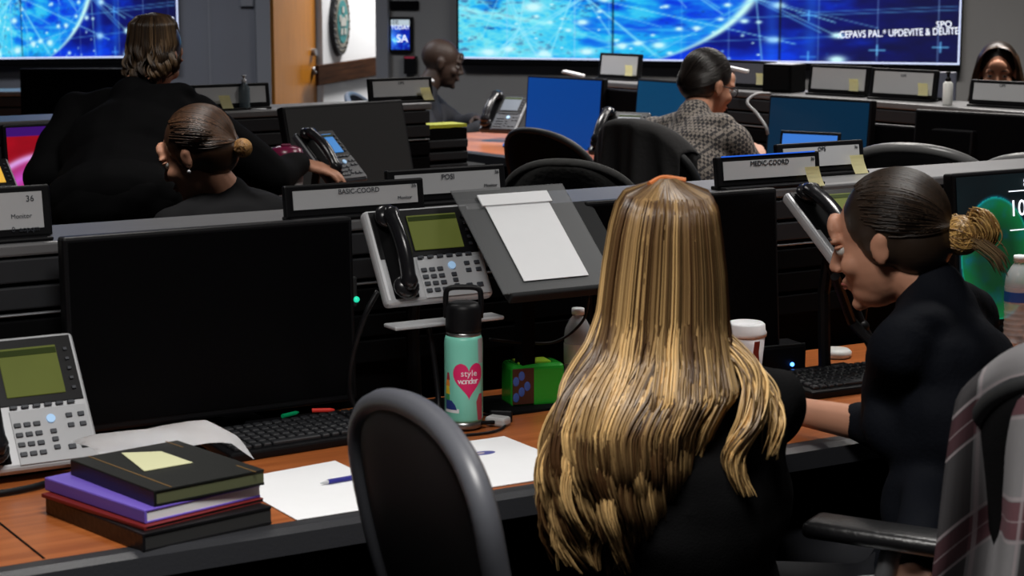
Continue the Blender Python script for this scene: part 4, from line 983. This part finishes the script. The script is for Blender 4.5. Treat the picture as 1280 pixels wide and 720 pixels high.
# ================================================================ the long-haired woman (front)
GO, GM, g = person('person seated with back to the camera, very long blonde-streaked brown hair, black top', on_y(832, 325, 3.20), (112, -6, -2), (.305, 3.12, .50), 112,
    (r1(1.10, .20, .79), r1(1.36, .16, .79)), female=True, shw=.165, vox=.006, top=mat('girl_black_top', (.005, .005, .0055), .85, bump=.2, bscale=300, spec=.1), topname='top', face=True, pants=BLKM)
def long_hair(GM, o, root, levels, n, seed, dark, light, name='hair', clumps=90, hv=.5, rad=.0016, wav=1.0, th=2.0, dcol=None, tail=(), flat=0):
    """levels: rows (z below crown, x left, x right, y of the centre, depth) in metres relative to the head matrix translation, world axes turned so that +y is away from the viewer"""
    g_ = np.random.default_rng(seed); Z = np.array([l[0] for l in levels]); XL = np.array([l[1] for l in levels]); XR = np.array([l[2] for l in levels]); YC = np.array([l[3] for l in levels]); DP = np.array([l[4] for l in levels])
    paths = []; cols = []; rads = []; N = 34; o_ = np.array(GM.translation)
    cth = np.sort(g_.uniform(-th, th, clumps)); cphase = g_.uniform(0, 6.28, clumps); clen = g_.uniform(.86, 1.0, clumps); cbr = g_.random(clumps); clay = g_.uniform(.84, 1.0, clumps)
    for i in range(n):
        c = int(g_.integers(clumps)); th_ = cth[c] + g_.normal(0, .07); L = clen[c] * g_.uniform(.94, 1.02); lay = clay[c] + g_.normal(0, .015)
        s = np.linspace(0, 1, N) ** .9 * L; zz = Z[0] + (Z[-1] - Z[0]) * s
        xl = np.interp(-zz, -Z, XL); xr = np.interp(-zz, -Z, XR); yc = np.interp(-zz, -Z, YC); dp = np.interp(-zz, -Z, DP)
        u = np.sin(th_ * (PI / 2) / max(th, PI / 2)) if False else None
        x = (xl + xr) / 2 + (xr - xl) / 2 * lay * np.sin(th_) * (1 if abs(th_) < PI / 2 else 1)
        y = yc - dp * lay * (abs(np.cos(th_)) ** (1 - .5 * flat) * np.sign(np.cos(th_)) if flat else np.cos(th_))
        amp = wav * .016 * np.clip((s - .35) / .5, 0, 1); wv = np.sin(s * 15 + cphase[c]) * amp
        x = x + wv + g_.normal(0, .0012) ; y = y - np.cos(s * 15 + cphase[c]) * amp * .9 + g_.normal(0, .0012)
        pinch = np.clip((s - .45) / .5, 0, 1) * .35; x = x + ( (xl + xr) / 2 + (xr - xl) / 2 * lay * np.sin(cth[c]) + wv - x) * pinch
        p = np.stack([x, y, zz], 1) + o_; paths.append(p)
        b = np.clip(cbr[c] * .85 + g_.random() * .35 - .15, 0, 1) ** 1.9; b = b * np.clip(.30 + s * 2.2, 0, 1)
        cols.append(np.array(dark)[None] * (1 - b)[:, None] + np.array(light)[None] * b[:, None]); rads.append(rad * g_.uniform(.7, 1.3))
    for tp, tn in tail:
        tp = np.array(spline([V(q) for q in tp], 8)); cb = g_.random(6)
        for k in range(tn):
            q = int(g_.integers(6)); off = g_.normal(0, .010, 3); tt = np.linspace(0, 1, len(tp))[:, None]
            p = tp + off * (1 - .55 * tt) * np.array([1, 1, .3]) + np.stack([np.sin(tt[:, 0] * 9 + q) * .006, np.cos(tt[:, 0] * 9 + q) * .006, tt[:, 0] * 0], 1)
            m_ = int(len(tp) * g_.uniform(.8, 1)); b = np.clip(cb[q] * .7 + g_.random() * .3, 0, 1); paths.append(p[:m_]); cols.append(np.array(dark) * (1 - b) + np.array(light) * b); rads.append(rad)
    base = nb(); 
    for c_, r_ in (((0, -.024, .036), (.0785, .097, .0885)),): sph(base, c_, r_, GM, 24, 16)
    me = strands_mesh(paths, cols, rads, name, base=base, basecol=tuple(dark)); return link(name, me, HAIRM, o)
k_ = 3.2 / 2500
def lv(py, xl, xr, yc, dp): return (EYE - (py + 50) * k_ * .985 - 0 - GHZ, (xl - 832) * k_, (xr - 832) * k_, yc, dp)
GHZ = on_y(832, 325, 3.20).z
LV = [(.131, -.012, .012, .0, .010), (.128, -.034, .036, .0, .058), (.118, -.057, .060, .0, .094), (.096, -.074, .076, .0, .124), lv(288, 765, 897, .0, .137), lv(340, 757, 904, .0, .142), lv(400, 750, 908, -.01, .135), lv(440, 738, 912, -.03, .135), lv(480, 708, 914, -.075, .13), lv(520, 690, 880, -.10, .12), lv(570, 682, 858, -.10, .12), lv(620, 684, 835, -.09, .115), lv(665, 688, 812, -.085, .105), lv(698, 700, 800, -.08, .10)]
o_ = GM.translation; RG = g['root']
tails = [([V((.06, -.04, -.10)) + o_, V((.125, -.11, -.155)) + o_, V((.125, -.165, -.22)) + o_, V((.095, -.185, -.28)) + o_, V((.120, -.190, -.35)) + o_], 170), ([V((.07, -.04, -.12)) + o_, V((.145, -.10, -.18)) + o_, V((.165, -.145, -.23)) + o_, V((.155, -.16, -.30)) + o_], 60),
         ([V((.03, -.09, -.16)) + o_, V((.05, -.11, -.24)) + o_, V((.02, -.12, -.31)) + o_, V((.0, -.12, -.37)) + o_], 90)]
long_hair(GM, GO, RG, LV, 5200, 11, (.060, .026, .009), (.92, .60, .25), clumps=190, tail=tails, rad=.0018, wav=1.5, flat=1)
bm = nb(); tube(bm, spline([GM @ V((-.030, -.02, .125)), GM @ V((0, -.01, .133)), GM @ V((.035, -.02, .126))], 5), .0045, 8); link('hair_tie', bm, mat('tie_orange', (.6, .18, .05), .5), GO, label='small orange and teal hair clip')

# ================================================================ navy-jacketed woman (right)
NH = on_y(1108, 305, 3.60)
NO, NM, n_ = person('person in a dark navy jacket with a blonde-tipped bun, seated in profile at the right', NH, (154, -16, 0), (.76, 3.44, .54), 150,
    (V((.50, 3.78, .80)), V((.66, 3.16, .66))), female=True, shw=.18, vox=.005, top=mat('navy_jacket', (.0042, .0052, .0085), .8, bump=.25, bscale=120, spec=.12), neck=(.765, 3.57, 1.075), chest=(.800, 3.50, .84),
    poles=(V((.6, .3, -.7)), V((-.2, .3, -1))), sleeve=(.25, 1.0), bulk=1.05, pants=mat('navy_trousers', (.006, .007, .011), .7))
def hair_cap(M, o, prims, dark, light, n=700, seed=1, target=(0, -.115, -.01), bun=None, bcols=None, rad=.0014, name='hair', extra=None):
    base = nb()
    for c, r in prims: sph(base, c, r, M, 24, 16)
    from mathutils.bvhtree import BVHTree
    b2 = base.copy(); bmh_ = eval_mesh(b2, .006, 3, 'h'); bv = BVHTree.FromPolygons([v.co.copy() for v in bmh_.vertices], [list(p_.vertices) for p_ in bmh_.polygons])
    ps, cc, rr = scalp_strands(M, n, None, None, None, seed=seed, cols=(dark, light), rad=rad, target=target)
    cen = M @ V((0, -.028, .025)); g3 = np.random.default_rng(seed + 1)
    for i_, p_ in enumerate(ps):
        q_ = []; j_ = g3.uniform(.0004, .0028)
        for x_ in p_:
            d_ = (V(x_) - cen).normalized(); h_ = bv.ray_cast(cen + d_ * .3, -d_)[0]
            q_.append(tuple(h_ + d_ * j_) if h_ is not None else x_)
        ps[i_] = q_
    gg = np.random.default_rng(seed + 5)
    if bun:
        (bx_, by_, bz_), br, cnt = bun
        for i in range(cnt):
            ax_ = V(gg.normal(0, 1, 3)).normalized(); ax_ = (ax_ + V((1.2, 0, 0))).normalized(); a1 = ax_.orthogonal().normalized(); a2 = ax_.cross(a1); f_ = gg.uniform(-.6, .6); rr_ = br * math.sqrt(1 - f_ * f_) * gg.uniform(.85, 1.05); s0 = gg.uniform(0, 6.28); sp = gg.uniform(2.5, 5.5)
            ps.append([tuple(M @ (V((bx_, by_, bz_)) + ax_ * br * f_ + a1 * rr_ * math.cos(s0 + sp * k / 12) + a2 * rr_ * math.sin(s0 + sp * k / 12))) for k in range(13)])
            q = gg.random() ** .8; cc.append(np.array(bcols[0]) * (1 - q) + np.array(bcols[1]) * q); rr.append(rad * 1.2)
        sph(base, (bx_, by_, bz_), br * .88, M)
    if extra:
        for pts, cnt, sd, cl_ in extra:
            sp_ = np.array([tuple(M @ V(p)) for p in spline(pts, 6)])
            for i in range(cnt):
                q = gg.random(); ps.append(sp_ + gg.normal(0, sd, 3)); cc.append(np.array(cl_[0]) * (1 - q) + np.array(cl_[1]) * q); rr.append(rad)
    return link(name, strands_mesh(ps, cc, rr, name, base=base, basecol=tuple(np.array(dark) * .6 + np.array(light) * .4)), HAIRM, o)
CAP = [((0, -.028, .042), (.0825, .098, .090)), ((0, -.055, .0), (.074, .070, .075)), ((.05, -.012, .012), (.030, .045, .050)), ((-.05, -.012, .012), (.030, .045, .050))]
hair_cap(NM, NO, CAP, (.012, .008, .006), (.050, .030, .018), n=2600, seed=3, target=(0, -.14, -.01), bun=((.01, -.135, -.015), .034, 500), bcols=((.12, .05, .015), (.75, .45, .14)),
    extra=[([(.0, -.10, .0), (.02, -.12, .015), (.0, -.13, -.01), (.02, -.15, -.005), (.01, -.17, -.02)], 120, .006, ((.15, .07, .02), (.7, .42, .13))), ([(.02, -.165, .012), (.0, -.185, .005), (.0, -.19, -.020), (.01, -.17, -.036), (.01, -.15, -.02), (.01, -.165, .01)], 260, .006, ((.2, .09, .03), (.72, .45, .14))), ([(-.02, -.17, -.03), (-.01, -.19, -.06), (0, -.195, -.085)], 30, .009, ((.12, .07, .04), (.3, .2, .1)))])
# pale phone in her lap
hp = thing('mobile_phone', 'pale mobile phone held low in the lap of the navy-jacketed woman', 'phone', (.615, 3.12, .645), R(20))
link('phone_body', one(box, (0, 0, .0), (.15, .075, .009), TR((0, 0, 0), (20, 0, 0)), .003), SILV, hp)

# ================================================================ row two
A2 = R(33); O2 = (-.574, 6.296); r2 = frame(O2, A2)
desk('cherry-wood desk of the second row, behind the front console', O2, A2, -1.7, .85, .72)
c2 = console('second-row console wall with a card display and a yellow strip', tuple(r2(0, .735)), A2, -1.7, .80, dep=.24)
link('end_unit', one(box, (.885, .12, .52), (.17, .22, 1.03), None, .004), BLKM, c2)
for k in range(6): link('slat_rail', one(box, (.88, .004, .98 - k * .045), (.17, .016, .03), None, .004), SLAT, c2)
link('yellow_strip', one(box, (.885, .06, 1.045), (.165, .10, .012)), mat('yellow_strip', (.55, .58, .05), .5), c2)
def D2(label, px, w, h=.085, **k): p = plane_hit(px, 120, r2(0, .80).xy, A2); return display(label, (p.x, p.y, 1.135), A2 + R(k.pop('yaw', 0)), w, h=h, **k)
D2('card display with yellow note on the second-row console, beside the clear spray bottle', 290, .30, note=-.12, words=[])
D2('card display with yellow note above the black angled monitor and yellow strip', 503, .27, note=.33, words=[('OPS', 0, .82, .014)])
monitor('switched-off black monitor turned sideways on the second-row desk', tuple(r2(.31, .38)), R(44), w=.53, h=.315, z=.865, tilt=14, m=mat('screen_off_grey', (.012, .012, .013), .55))
def pinkimg(X, Z):
    n = fbm(X * 7, Z * 7, 71); c = np.zeros(X.shape + (3,)) + np.array([.72, .02, .12]); d = np.hypot((X - .25) * 1.5, Z)
    c = c * (1 - .25 * n[..., None]); q = (Z > .92)[..., None]; c = np.where(q, np.array([.25, .05, .45]), c)
    ring = np.exp(-((d - .74) / .035) ** 2)[..., None]; c = c * (1 - ring) + ring * np.array([.95, .75, 1.0])
    blob = (np.clip((n - .46) * 8, 0, 1) * np.clip(1 - abs(d - .60) / .18, 0, 1))[..., None]; c = c * (1 - blob) + blob * np.array([.85, .35, .85]); return c
monitor('lit monitor with a bright pink and red picture, mostly behind the standing woman', tuple(r2(-.66, .30)), A2, w=.56, h=.36, z=.80, tilt=6, img=pinkimg, gx_=120, gz=80)
p = r2(.125, .08); phone('dark desk phone with a blue screen, touched by the standing woman', TR((-.10, 0, .20), (42, 0, 0)), w=.175, h=.225, silver=False, lcd=LCDB, loc=(p.x, p.y, .75), ang=R(50), keys=True)
p = r2(-1.06, .10); phone('silver desk phone with an amber screen at the left picture edge in the second row', TR((-.10, 0, .17), (40, 0, 0)), w=.21, h=.225, silver=True, lcd=mat('lcd_amber', (.75, .42, .05), .4, emit=.6), loc=(p.x, p.y, .75), ang=A2)
p = r2(-.095, .115); rs = thing('riser_box', 'low black box on the second-row desk carrying the white tumbler', 'box', (p.x, p.y, .75), A2); link('casing', one(box, (0, 0, .017), (.13, .12, .034), None, .004), BLK, rs); link('front_plate', one(box, (0, -.061, .017), (.11, .003, .022)), DG, rs)
p = r2(-.095, .115, .07); tc = thing('travel_tumbler', 'white insulated tumbler with a dark red lid behind the dark desk phone', 'tumbler', (p.x, p.y, .7845), 0)
link('tumbler_body', one(lathe, [(.035, 0), (.038, .004), (.044, .12), (.050, .14), (.051, .245)], n=32), mat('cup_white', 0), tc, smooth=True)
link('tumbler_lid', one(lathe, [(.054, .243), (.055, .256), (.048, .276), (.030, .284), (.012, .286)], n=32), mat('lid_maroon', (.17, .012, .05), .25), tc, smooth=True)
link('lid_slider', one(box, (0, -.01, .288), (.03, .02, .008), None, .003), mat('lid_maroon', 0), tc)
link('print_band', one(lathe, [(.0515, .17), (.052, .195)], n=32, cap=False), mat('cup_print_grey', (.25, .2, .2), .5), tc, smooth=True)
p = plane_hit(306, 150, r2(0, .80).xy, A2); sb = thing('spray_bottle', 'small clear grey sanitizer bottle on the second-row console', 'bottle', (p.x, p.y, 1.135), 0)
link('bottle_body', one(lathe, [(.019, 0), (.020, .004), (.020, .075), (.010, .088), (.010, .094)], n=20), mat('bottle_smoke', (.10, .13, .15), .2, alpha=.8), sb, smooth=True)
link('pump_head', one(lathe, [(.009, .09), (.009, .104), (.004, .106), (.004, .114), (.008, .115), (.008, .120)], n=16), SILV, sb, smooth=True)
link('paper_slip', one(box, (.05, .0, .002), (.05, .03, .002)), PAPER, sb)
office_chair('black office chair of the woman with the small bun', (-.70, 5.25), 115, top=.95, w=.45, h=.45, arms=False)
office_chair('empty black chair with a jacket-like cover, between the document holder and the plaid-shirted man', (.22, 5.55), 75, top=1.125, w=.40, h=.50, arms=True, m=mat('chair_grey_cloth', (.030, .030, .029), .9, bump=.5, bscale=60), gloss=mat('chair_grey_cloth', 0))

# standing woman in black, leaning over
SH = on_y(193, 72, 6.20)
SW, SM, s_ = person('person standing in a black coat, leaning over the second-row desk, wavy shoulder-length hair', SH, (68, -22, 8), (-1.16, 5.72, .93), 72,
    (on_y(66, 285, 6.12), on_y(375, 204, 6.34)), female=True, standing=True, shw=.205, top=BLKM, topname='coat', neck=(-1.14, 6.10, 1.265), chest=(-1.15, 5.95, 1.08), bulk=1.38,
    poles=(V((-.1, -1, 0)), V((.2, -1, -.5))), curl=(.4, .5), pn=(None, (0, .3, -1)), hdir=(None, (.8, .1, -.2)))
k2 = 6.2 / 2500
def lv2(py, xl, xr, yc, dp): return (-(py - 72) * k2, (xl - 190) * k2 * .94, (xr - 190) * k2 * .94, yc, dp)
LV2 = [(.136, -.004, .004, .0, .004), (.134, -.022, .022, .0, .03), (.128, -.045, .045, .0, .08), (.105, -.070, .068, .0, .12), lv2(56, 157, 223, -.0, .135), lv2(78, 155, 221, -.02, .135), lv2(92, 157, 216, -.03, .13), lv2(102, 164, 206, -.03, .11)]
long_hair(SM, SW, s_['root'], LV2, 1500, 21, (.018, .010, .006), (.20, .12, .06), clumps=60, rad=.0022, wav=.75, th=2.2)

# seated woman with the small bun, profile
BH = on_y(246, 196, 5.35)
BW, BM, b_ = person('seated person with dark hair in a small bun, dark blazer, head bent down in profile', BH, (162, -24, 0), (-.68, 5.28, .52), 130,
    (r2(-.35, .10, .79), r2(-.15, .08, .79)), female=True, shw=.175, top=mat('charcoal_blazer', (.010, .010, .011), .85, spec=.1), topname='blazer', neck=(-.765, 5.36, 1.04), chest=(-.71, 5.32, .85))
hair_cap(BM, BW, CAP, (.016, .008, .005), (.10, .045, .02), n=2000, seed=9, target=(0, -.125, -.02), bun=((0, -.135, -.03), .024, 220), bcols=((.10, .04, .015), (.55, .30, .10)))
link('earring', one(sph, (-.083, -.004, -.036), .005, BM), SILV, BW, smooth=True)
link('shirt_collar', one(box, (-.045, .0, -.150), (.012, .05, .03), BM, .005), mat('shirt_pale', (.30, .30, .34), .7), BW)

# ================================================================ far right row
A3 = R(-52); P3 = V((1.36, 7.40)); O3 = P3 + V((math.sin(A3), -math.cos(A3))) * .72; r3 = frame(tuple(O3), A3)
desk('cherry-wood desk running back to the left, in front of the plaid-shirted man', tuple(O3), A3, -2.35, 1.2, .72, top=.87)
console('far console wall with a row of card displays, under the wide wall display', tuple(r3(0, .73)), A3, -1.80, 1.5, dep=.26)
def D3(label, px, w, **k): p = plane_hit(px, 100, P3, A3, -.12); return display(label, (p.x, p.y, 1.135), A3 + R(k.pop('yaw', 8)), w, **k)
D3('small dim card display on the far console behind the blue screens', 772, .24, note=.30, h=.11)
D3('dim card display partly behind the head of the plaid-shirted man', 932, .27, note=.30, lit=0, h=.11)
D3('dim card display with note, right of the black cube speaker', 1046, .28, note=.30, h=.11)
D3('card display with a yellow note, left of the white sanitizer bottle', 1127, .29, note=.34, h=.11, words=[('OPS', 0, .82, .014)])
D3('card display in front of the far woman at the right edge', 1262, .33, note=.34, h=.088, words=[('OPS', -.1, .86, .014)])
for px, w_ in ((1088, .13), (1168, .16)):
    p = plane_hit(px, 110, P3, A3, -.24); t = thing('monitor', ('small' if px < 1100 else 'wider') + ' pale blue-grey screen back standing behind the card displays, ' + ('left' if px < 1100 else 'right') + ' one of two', 'monitor', (p.x, p.y, 1.12), R(-20))
    link('housing', one(box, (0, 0, .065), (w_, .02, .11), None, .004), mat('screen_back_blue', (.16, .17, .23), .4), t); link('stand', one(box, (0, .01, .012), (w_ * .5, .06, .024), None, .003), BLK, t)
p = plane_hit(980, 110, P3, A3, -.12); t = thing('cube_speaker', 'black cube-shaped speaker on the far console', 'speaker', (p.x, p.y, 1.135), A3 + R(15))
link('casing', one(box, (0, 0, .056), (.13, .12, .11), None, .005), BLKM, t); link('front_grille', one(box, (0, -.061, .055), (.11, .004, .09), None, .002), FAB, t); link('top_plate', one(box, (0, 0, .111), (.12, .11, .003)), SILV, t)
p = plane_hit(1184, 136, P3, A3, -.06); t = thing('sanitizer_bottle', 'white sanitizer bottle with a black pump on the far console', 'bottle', (p.x, p.y, 1.135), 0)
link('bottle_body', one(lathe, [(.017, 0), (.018, .003), (.018, .078), (.009, .086)], n=20), mat('bottle_white', (.85, .85, .82), .4), t, smooth=True); link('pump', one(lathe, [(.010, .084), (.010, .096), (.005, .10), (.005, .112), (.010, .113), (.008, .120)], n=16), BLK, t, smooth=True)
SBLUE = mat('screen_dim_blue', (.003, .045, .24), .35, emit=.75); SNAVY = mat('screen_dark_blue', (.002, .020, .050), .35, emit=.65); STEAL = mat('screen_teal_blue', (.003, .045, .115), .35, emit=.75)
def M3(label, px, D, ztop, m, w=.56, h=.33, yaw=0, tilt=5, **k):
    x = (px - 640) / FPX * D; return monitor(label, (x, D), A3 + R(yaw), w=w, h=h, z=ztop - h, tilt=tilt, m=m, desk_z=.87, **k)
M3('monitor with a plain bright blue screen, left of the black screens', 700, 8.40, 1.17, SBLUE, yaw=10, w=.42)
M3('switched-off monitor between the two blue screens', 768, 8.22, 1.13, SCR, w=.5, h=.28)
M3('monitor with a plain teal-blue screen left of the plaid-shirted man', 842, 7.85, 1.185, STEAL, w=.50)
M3('monitor with a dark navy screen behind the small lit tablet', 1018, 7.05, 1.175, SNAVY, w=.44, h=.31, yaw=8)
M3('switched-off black monitor in front of the far woman', 1250, 6.62, 1.15, SCR, w=.66, h=.30, yaw=12)
M3('switched-off black monitor below the card display with a yellow note', 1135, 6.85, 1.09, SCR, w=.5, h=.24, yaw=4)
def lap(X, Z):
    n = fbm(X * 14, Z * 9, 81); c = np.zeros(X.shape + (3,)) + np.array([.25, .52, .90]); return c - (np.clip((n - .58) * 5, 0, 1) * (abs(X - .4) < .3) * (abs(Z - .45) < .3))[..., None] * .18
t = thing('laptop', 'small lit laptop with a light blue screen on the desk right of the plaid-shirted man', 'laptop', ((1000 - 640) / FPX * 6.62, 6.62, .87), A3 + R(22))
T_ = TR((0, .06, .045), (-12, 0, 0)); link('lid', one(box, (0, .004, .085), (.215, .008, .175), T_, .003), BLK, t); img_grid('screen_image', .195, .15, 80, 60, lap, LEDS, t, T_ @ TR((-.0975, -.002, .012)))
link('keyboard_base', one(box, (0, -.02, .02), (.215, .15, .02), TR((0, 0, .01)), .004), BLK, t); link('riser', one(box, (0, 0, .010), (.18, .12, .02), None, .003), BLK, t)
p = ((770 - 640) / FPX * 7.75, 7.75); phone('dark desk phone right of the bright blue screen', TR((-.10, -.05, .05), (38, 0, 0)), w=.20, h=.235, silver=False, lcd=mat('lcd_grey', (.10, .12, .15), .4), loc=(p[0], p[1], .87), ang=R(-22), foot=False, group='dark desk phones on the far desk')
p = ((627 - 640) / FPX * 8.75, 8.75); phone('dark desk phone in front of the suited man', TR((-.09, -.05, .05), (42, 0, 0)), w=.18, h=.22, silver=False, lcd=mat('lcd_grey', 0), loc=(p[0], p[1], .87), ang=R(-25), foot=False, group='dark desk phones on the far desk')
link('blue_pad', one(box, (0, 0, .004), (.16, .10, .008), None, .002), mat('pad_blue', (.02, .12, .45), .5)).location = ((652 - 640) / FPX * 8.5, 8.5, .87)
tag(bpy.data.objects['blue_pad'], 'blue pad lying on the desk beside the suited man\'s phone', 'pad')
water_bottle('small clear water bottle between the black-covered chair and the teal screen', ((808 - 640) / FPX * 7.3, 7.3, .87), h=.17, r=.026, lab=(.20, .24, .30), z0=.3, z1=.45)
cable('grey cable looping down beside the plaid-shirted man', [on_y(962, 117, 7.3), on_y(945, 118, 7.25), on_y(934, 128, 7.2), on_y(946, 142, 7.15), on_y(957, 158, 7.1), on_y(960, 168, 7.1)], .006, mat('cable_grey', (.25, .25, .26), .4))
for px, py, D, lb in ((715, 92, 8.6, 'small white device above the bright blue screen'), (916, 86, 8.0, 'small white device behind the head of the plaid-shirted man')):
    q = on_y(px, py, D); t = thing('white_device', lb, 'lamp', (q.x, q.y, 1.13), R(-30)); dz = q.z - 1.13  # small white device on a thin stem
    link('device_head', one(box, (0, 0, dz), (.10, .03, .014), TR((0, 0, 0), (0, 10, 0)), .004), PAPER, t); link('device_stem', one(tube, [(0, 0, 0), (.01, 0, dz * .6), (0, 0, dz)], .005, 8), SILV, t)

# chairs of the far row
office_chair('black office chair facing the bright blue screen', (.30, 7.30), 45, top=1.055, w=.44, h=.50)
cj = office_chair('black office chair of the plaid-shirted man', (.64, 6.80), 38, top=1.09, w=.46, h=.52, arms=True)
drape('dark_jacket', 'black jacket draped over the chair of the plaid-shirted man', V((.64, 6.80, 0)), R(38 - 90), 1.115, .42, .50, mat('jacket_black_cloth', (.010, .0095, .010), .9, bump=.3, bscale=80), off=-.31, seed=8, cat='jacket', spread=.06)
CG = mat('chair_rim_highlight', (.12, .12, .12), .3)  # base colour made paler to carry the highlight on the rim
office_chair('black leather chair with a glossy rim, left one of the two at the right edge', (1.30, 6.05), 62, top=1.115, w=.50, h=.52, m=LEA, rim=.018, gloss=CG)
office_chair('black leather chair with a glossy rim, cut off by the right picture edge', (1.58, 5.72), 66, top=1.12, w=.48, h=.52, m=LEA, rim=.018, gloss=CG)
office_chair('black office chair of the suited man', (-.48, 9.83), -8, top=1.0, w=.46, h=.5, gloss=mat('chair_rim_bluegrey', (.16, .19, .24), .4))

# plaid-shirted man, seen from behind
def shirt_mat():
    m = bpy.data.materials.new('checked_shirt'); m.use_nodes = True; nt = m.node_tree; b = nt.nodes['Principled BSDF']; b.inputs['Roughness'].default_value = .85
    tc = nt.nodes.new('ShaderNodeTexCoord'); mp = nt.nodes.new('ShaderNodeMapping'); mp.inputs['Rotation'].default_value = (.5, .6, .78); nt.links.new(tc.outputs['Object'], mp.inputs[0])
    ch = nt.nodes.new('ShaderNodeTexChecker'); ch.inputs['Scale'].default_value = 84; ch.inputs['Color1'].default_value = (.22, .19, .165, 1); ch.inputs['Color2'].default_value = (.030, .027, .030, 1)
    nt.links.new(mp.outputs[0], ch.inputs[0]); nt.links.new(ch.outputs[0], b.inputs['Base Color']); return m
PH = on_y(885, 110, 7.25)
PM_, PMx, pm = person('person in a grey checked shirt and glasses, seated with back to the camera', PH, (33, -14, 0), (.62, 6.93, .60), 38,
    (on_y(925, 215, 7.4), on_y(950, 205, 7.3)), female=False, shw=.20, top=shirt_mat(), topname='checked_shirt', bulk=1.12, sleeve=.75, neck=(.655, 7.17, 1.115), collar=True)
hair_cap(PMx, PM_, [((0, -.022, .052), (.082, .098, .088)), ((0, -.050, .012), (.077, .074, .075))], (.008, .006, .005), (.018, .012, .010), n=500, seed=31, target=(0, -.12, -.04))
bm = nb()
for s in (-1, 1):
    tube(bm, [PMx @ V((s * (.030 + .022 * math.cos(a)), .098, .006 + .018 * math.sin(a))) for a in [2 * PI * k / 16 for k in range(17)]], .002, 6); tube(bm, [PMx @ V((s * .052, .096, .010)), PMx @ V((s * .078, .05, .012)), PMx @ V((s * .083, -.01, .010))], .002, 6)
link('glasses', bm, BLK, PM_)

# man in a dark suit, profile to the right
UH = on_y(553, 80, 9.95)
UM, UMx, um = person('person in a dark suit with a shaved head, seated in profile by the door', UH, (2, -14, 0), (-.46, 9.85, .58), -4,
    (on_y(596, 150, 9.65), on_y(602, 157, 9.5)), female=False, skin=SKIND, lips=LIPD, shw=.20, top=mat('suit_charcoal', (.030, .031, .036), .85, spec=.1), topname='suit_jacket', pants=mat('suit_charcoal', 0), neck=(-.435, 9.93, 1.03), bulk=1.1, curl=(.7, .7))
link('shirt_collar', one(tube, [um['nbase'] + um['xx'] * .060 * math.cos(a) + um['yy'] * .058 * math.sin(a) + V((0, 0, .030)) for a in [2 * PI * k / 20 for k in range(21)]], .009, 8), PAPER, UM, smooth=True)

# woman at the far right
FH = on_y(1247, 91, 8.50)
FW, FMx, fm = person('person with long dark hair looking down behind a card display at the far right', FH, (-104, -12, 0), (2.14, 8.62, .55), -100,
    (V((2.25, 8.25, .80)), V((1.95, 8.25, .80))), female=True, top=BLKM, neck=(2.085, 8.54, 1.035))
gh = np.random.default_rng(4); ps = []; cc = []; rr = []
for i in range(2400):
    s = gh.choice([-1, 1]); a = gh.uniform(.0, 1.0); start = V((s * gh.uniform(.0, .012), .050 - .13 * a, .124 - .02 * a ** 2)); sd = V((s * gh.uniform(.075, .09), .05 - .14 * a, .03)); lo = V((s * gh.uniform(.080, .115), .05 - .12 * a, -.10)); en = V((s * gh.uniform(.07, .14), .05 - .10 * a, -.20 - gh.uniform(0, .07)))
    mid_ = V((s * .052, .068 - .14 * a, .108 - .02 * a))
    ps.append([tuple(FMx @ q) for q in spline([start, mid_, sd, lo, en], 4)]); q = gh.random() ** 2; cc.append(np.array((.012, .007, .005)) * (1 - q) + np.array((.10, .05, .025)) * q); rr.append(.0018)
base = nb(); sph(base, (0, -.024, .046), (.081, .094, .084), FMx, 24, 16); sph(base, (0, -.06, -.03), (.08, .06, .12), FMx, 24, 16)
link('hair', strands_mesh(ps, cc, rr, 'hair', base=base, basecol=(.010, .006, .004)), HAIRM, FW)

# ================================================================ far left row
A4 = R(8); O4 = (-3.4, 8.9); r4 = frame(O4, A4)
desk('far-left desk before the smaller wall display', O4, A4, 0, 1.5, .72)
console('far-left console wall below the smaller wall display', tuple(r4(0, .735)), A4, 0, 1.5, dep=.24, top=1.02)
monitor('large switched-off monitor behind the standing woman', (-2.02, 9.25), R(2), w=.50, h=.33, z=.83, tilt=4)
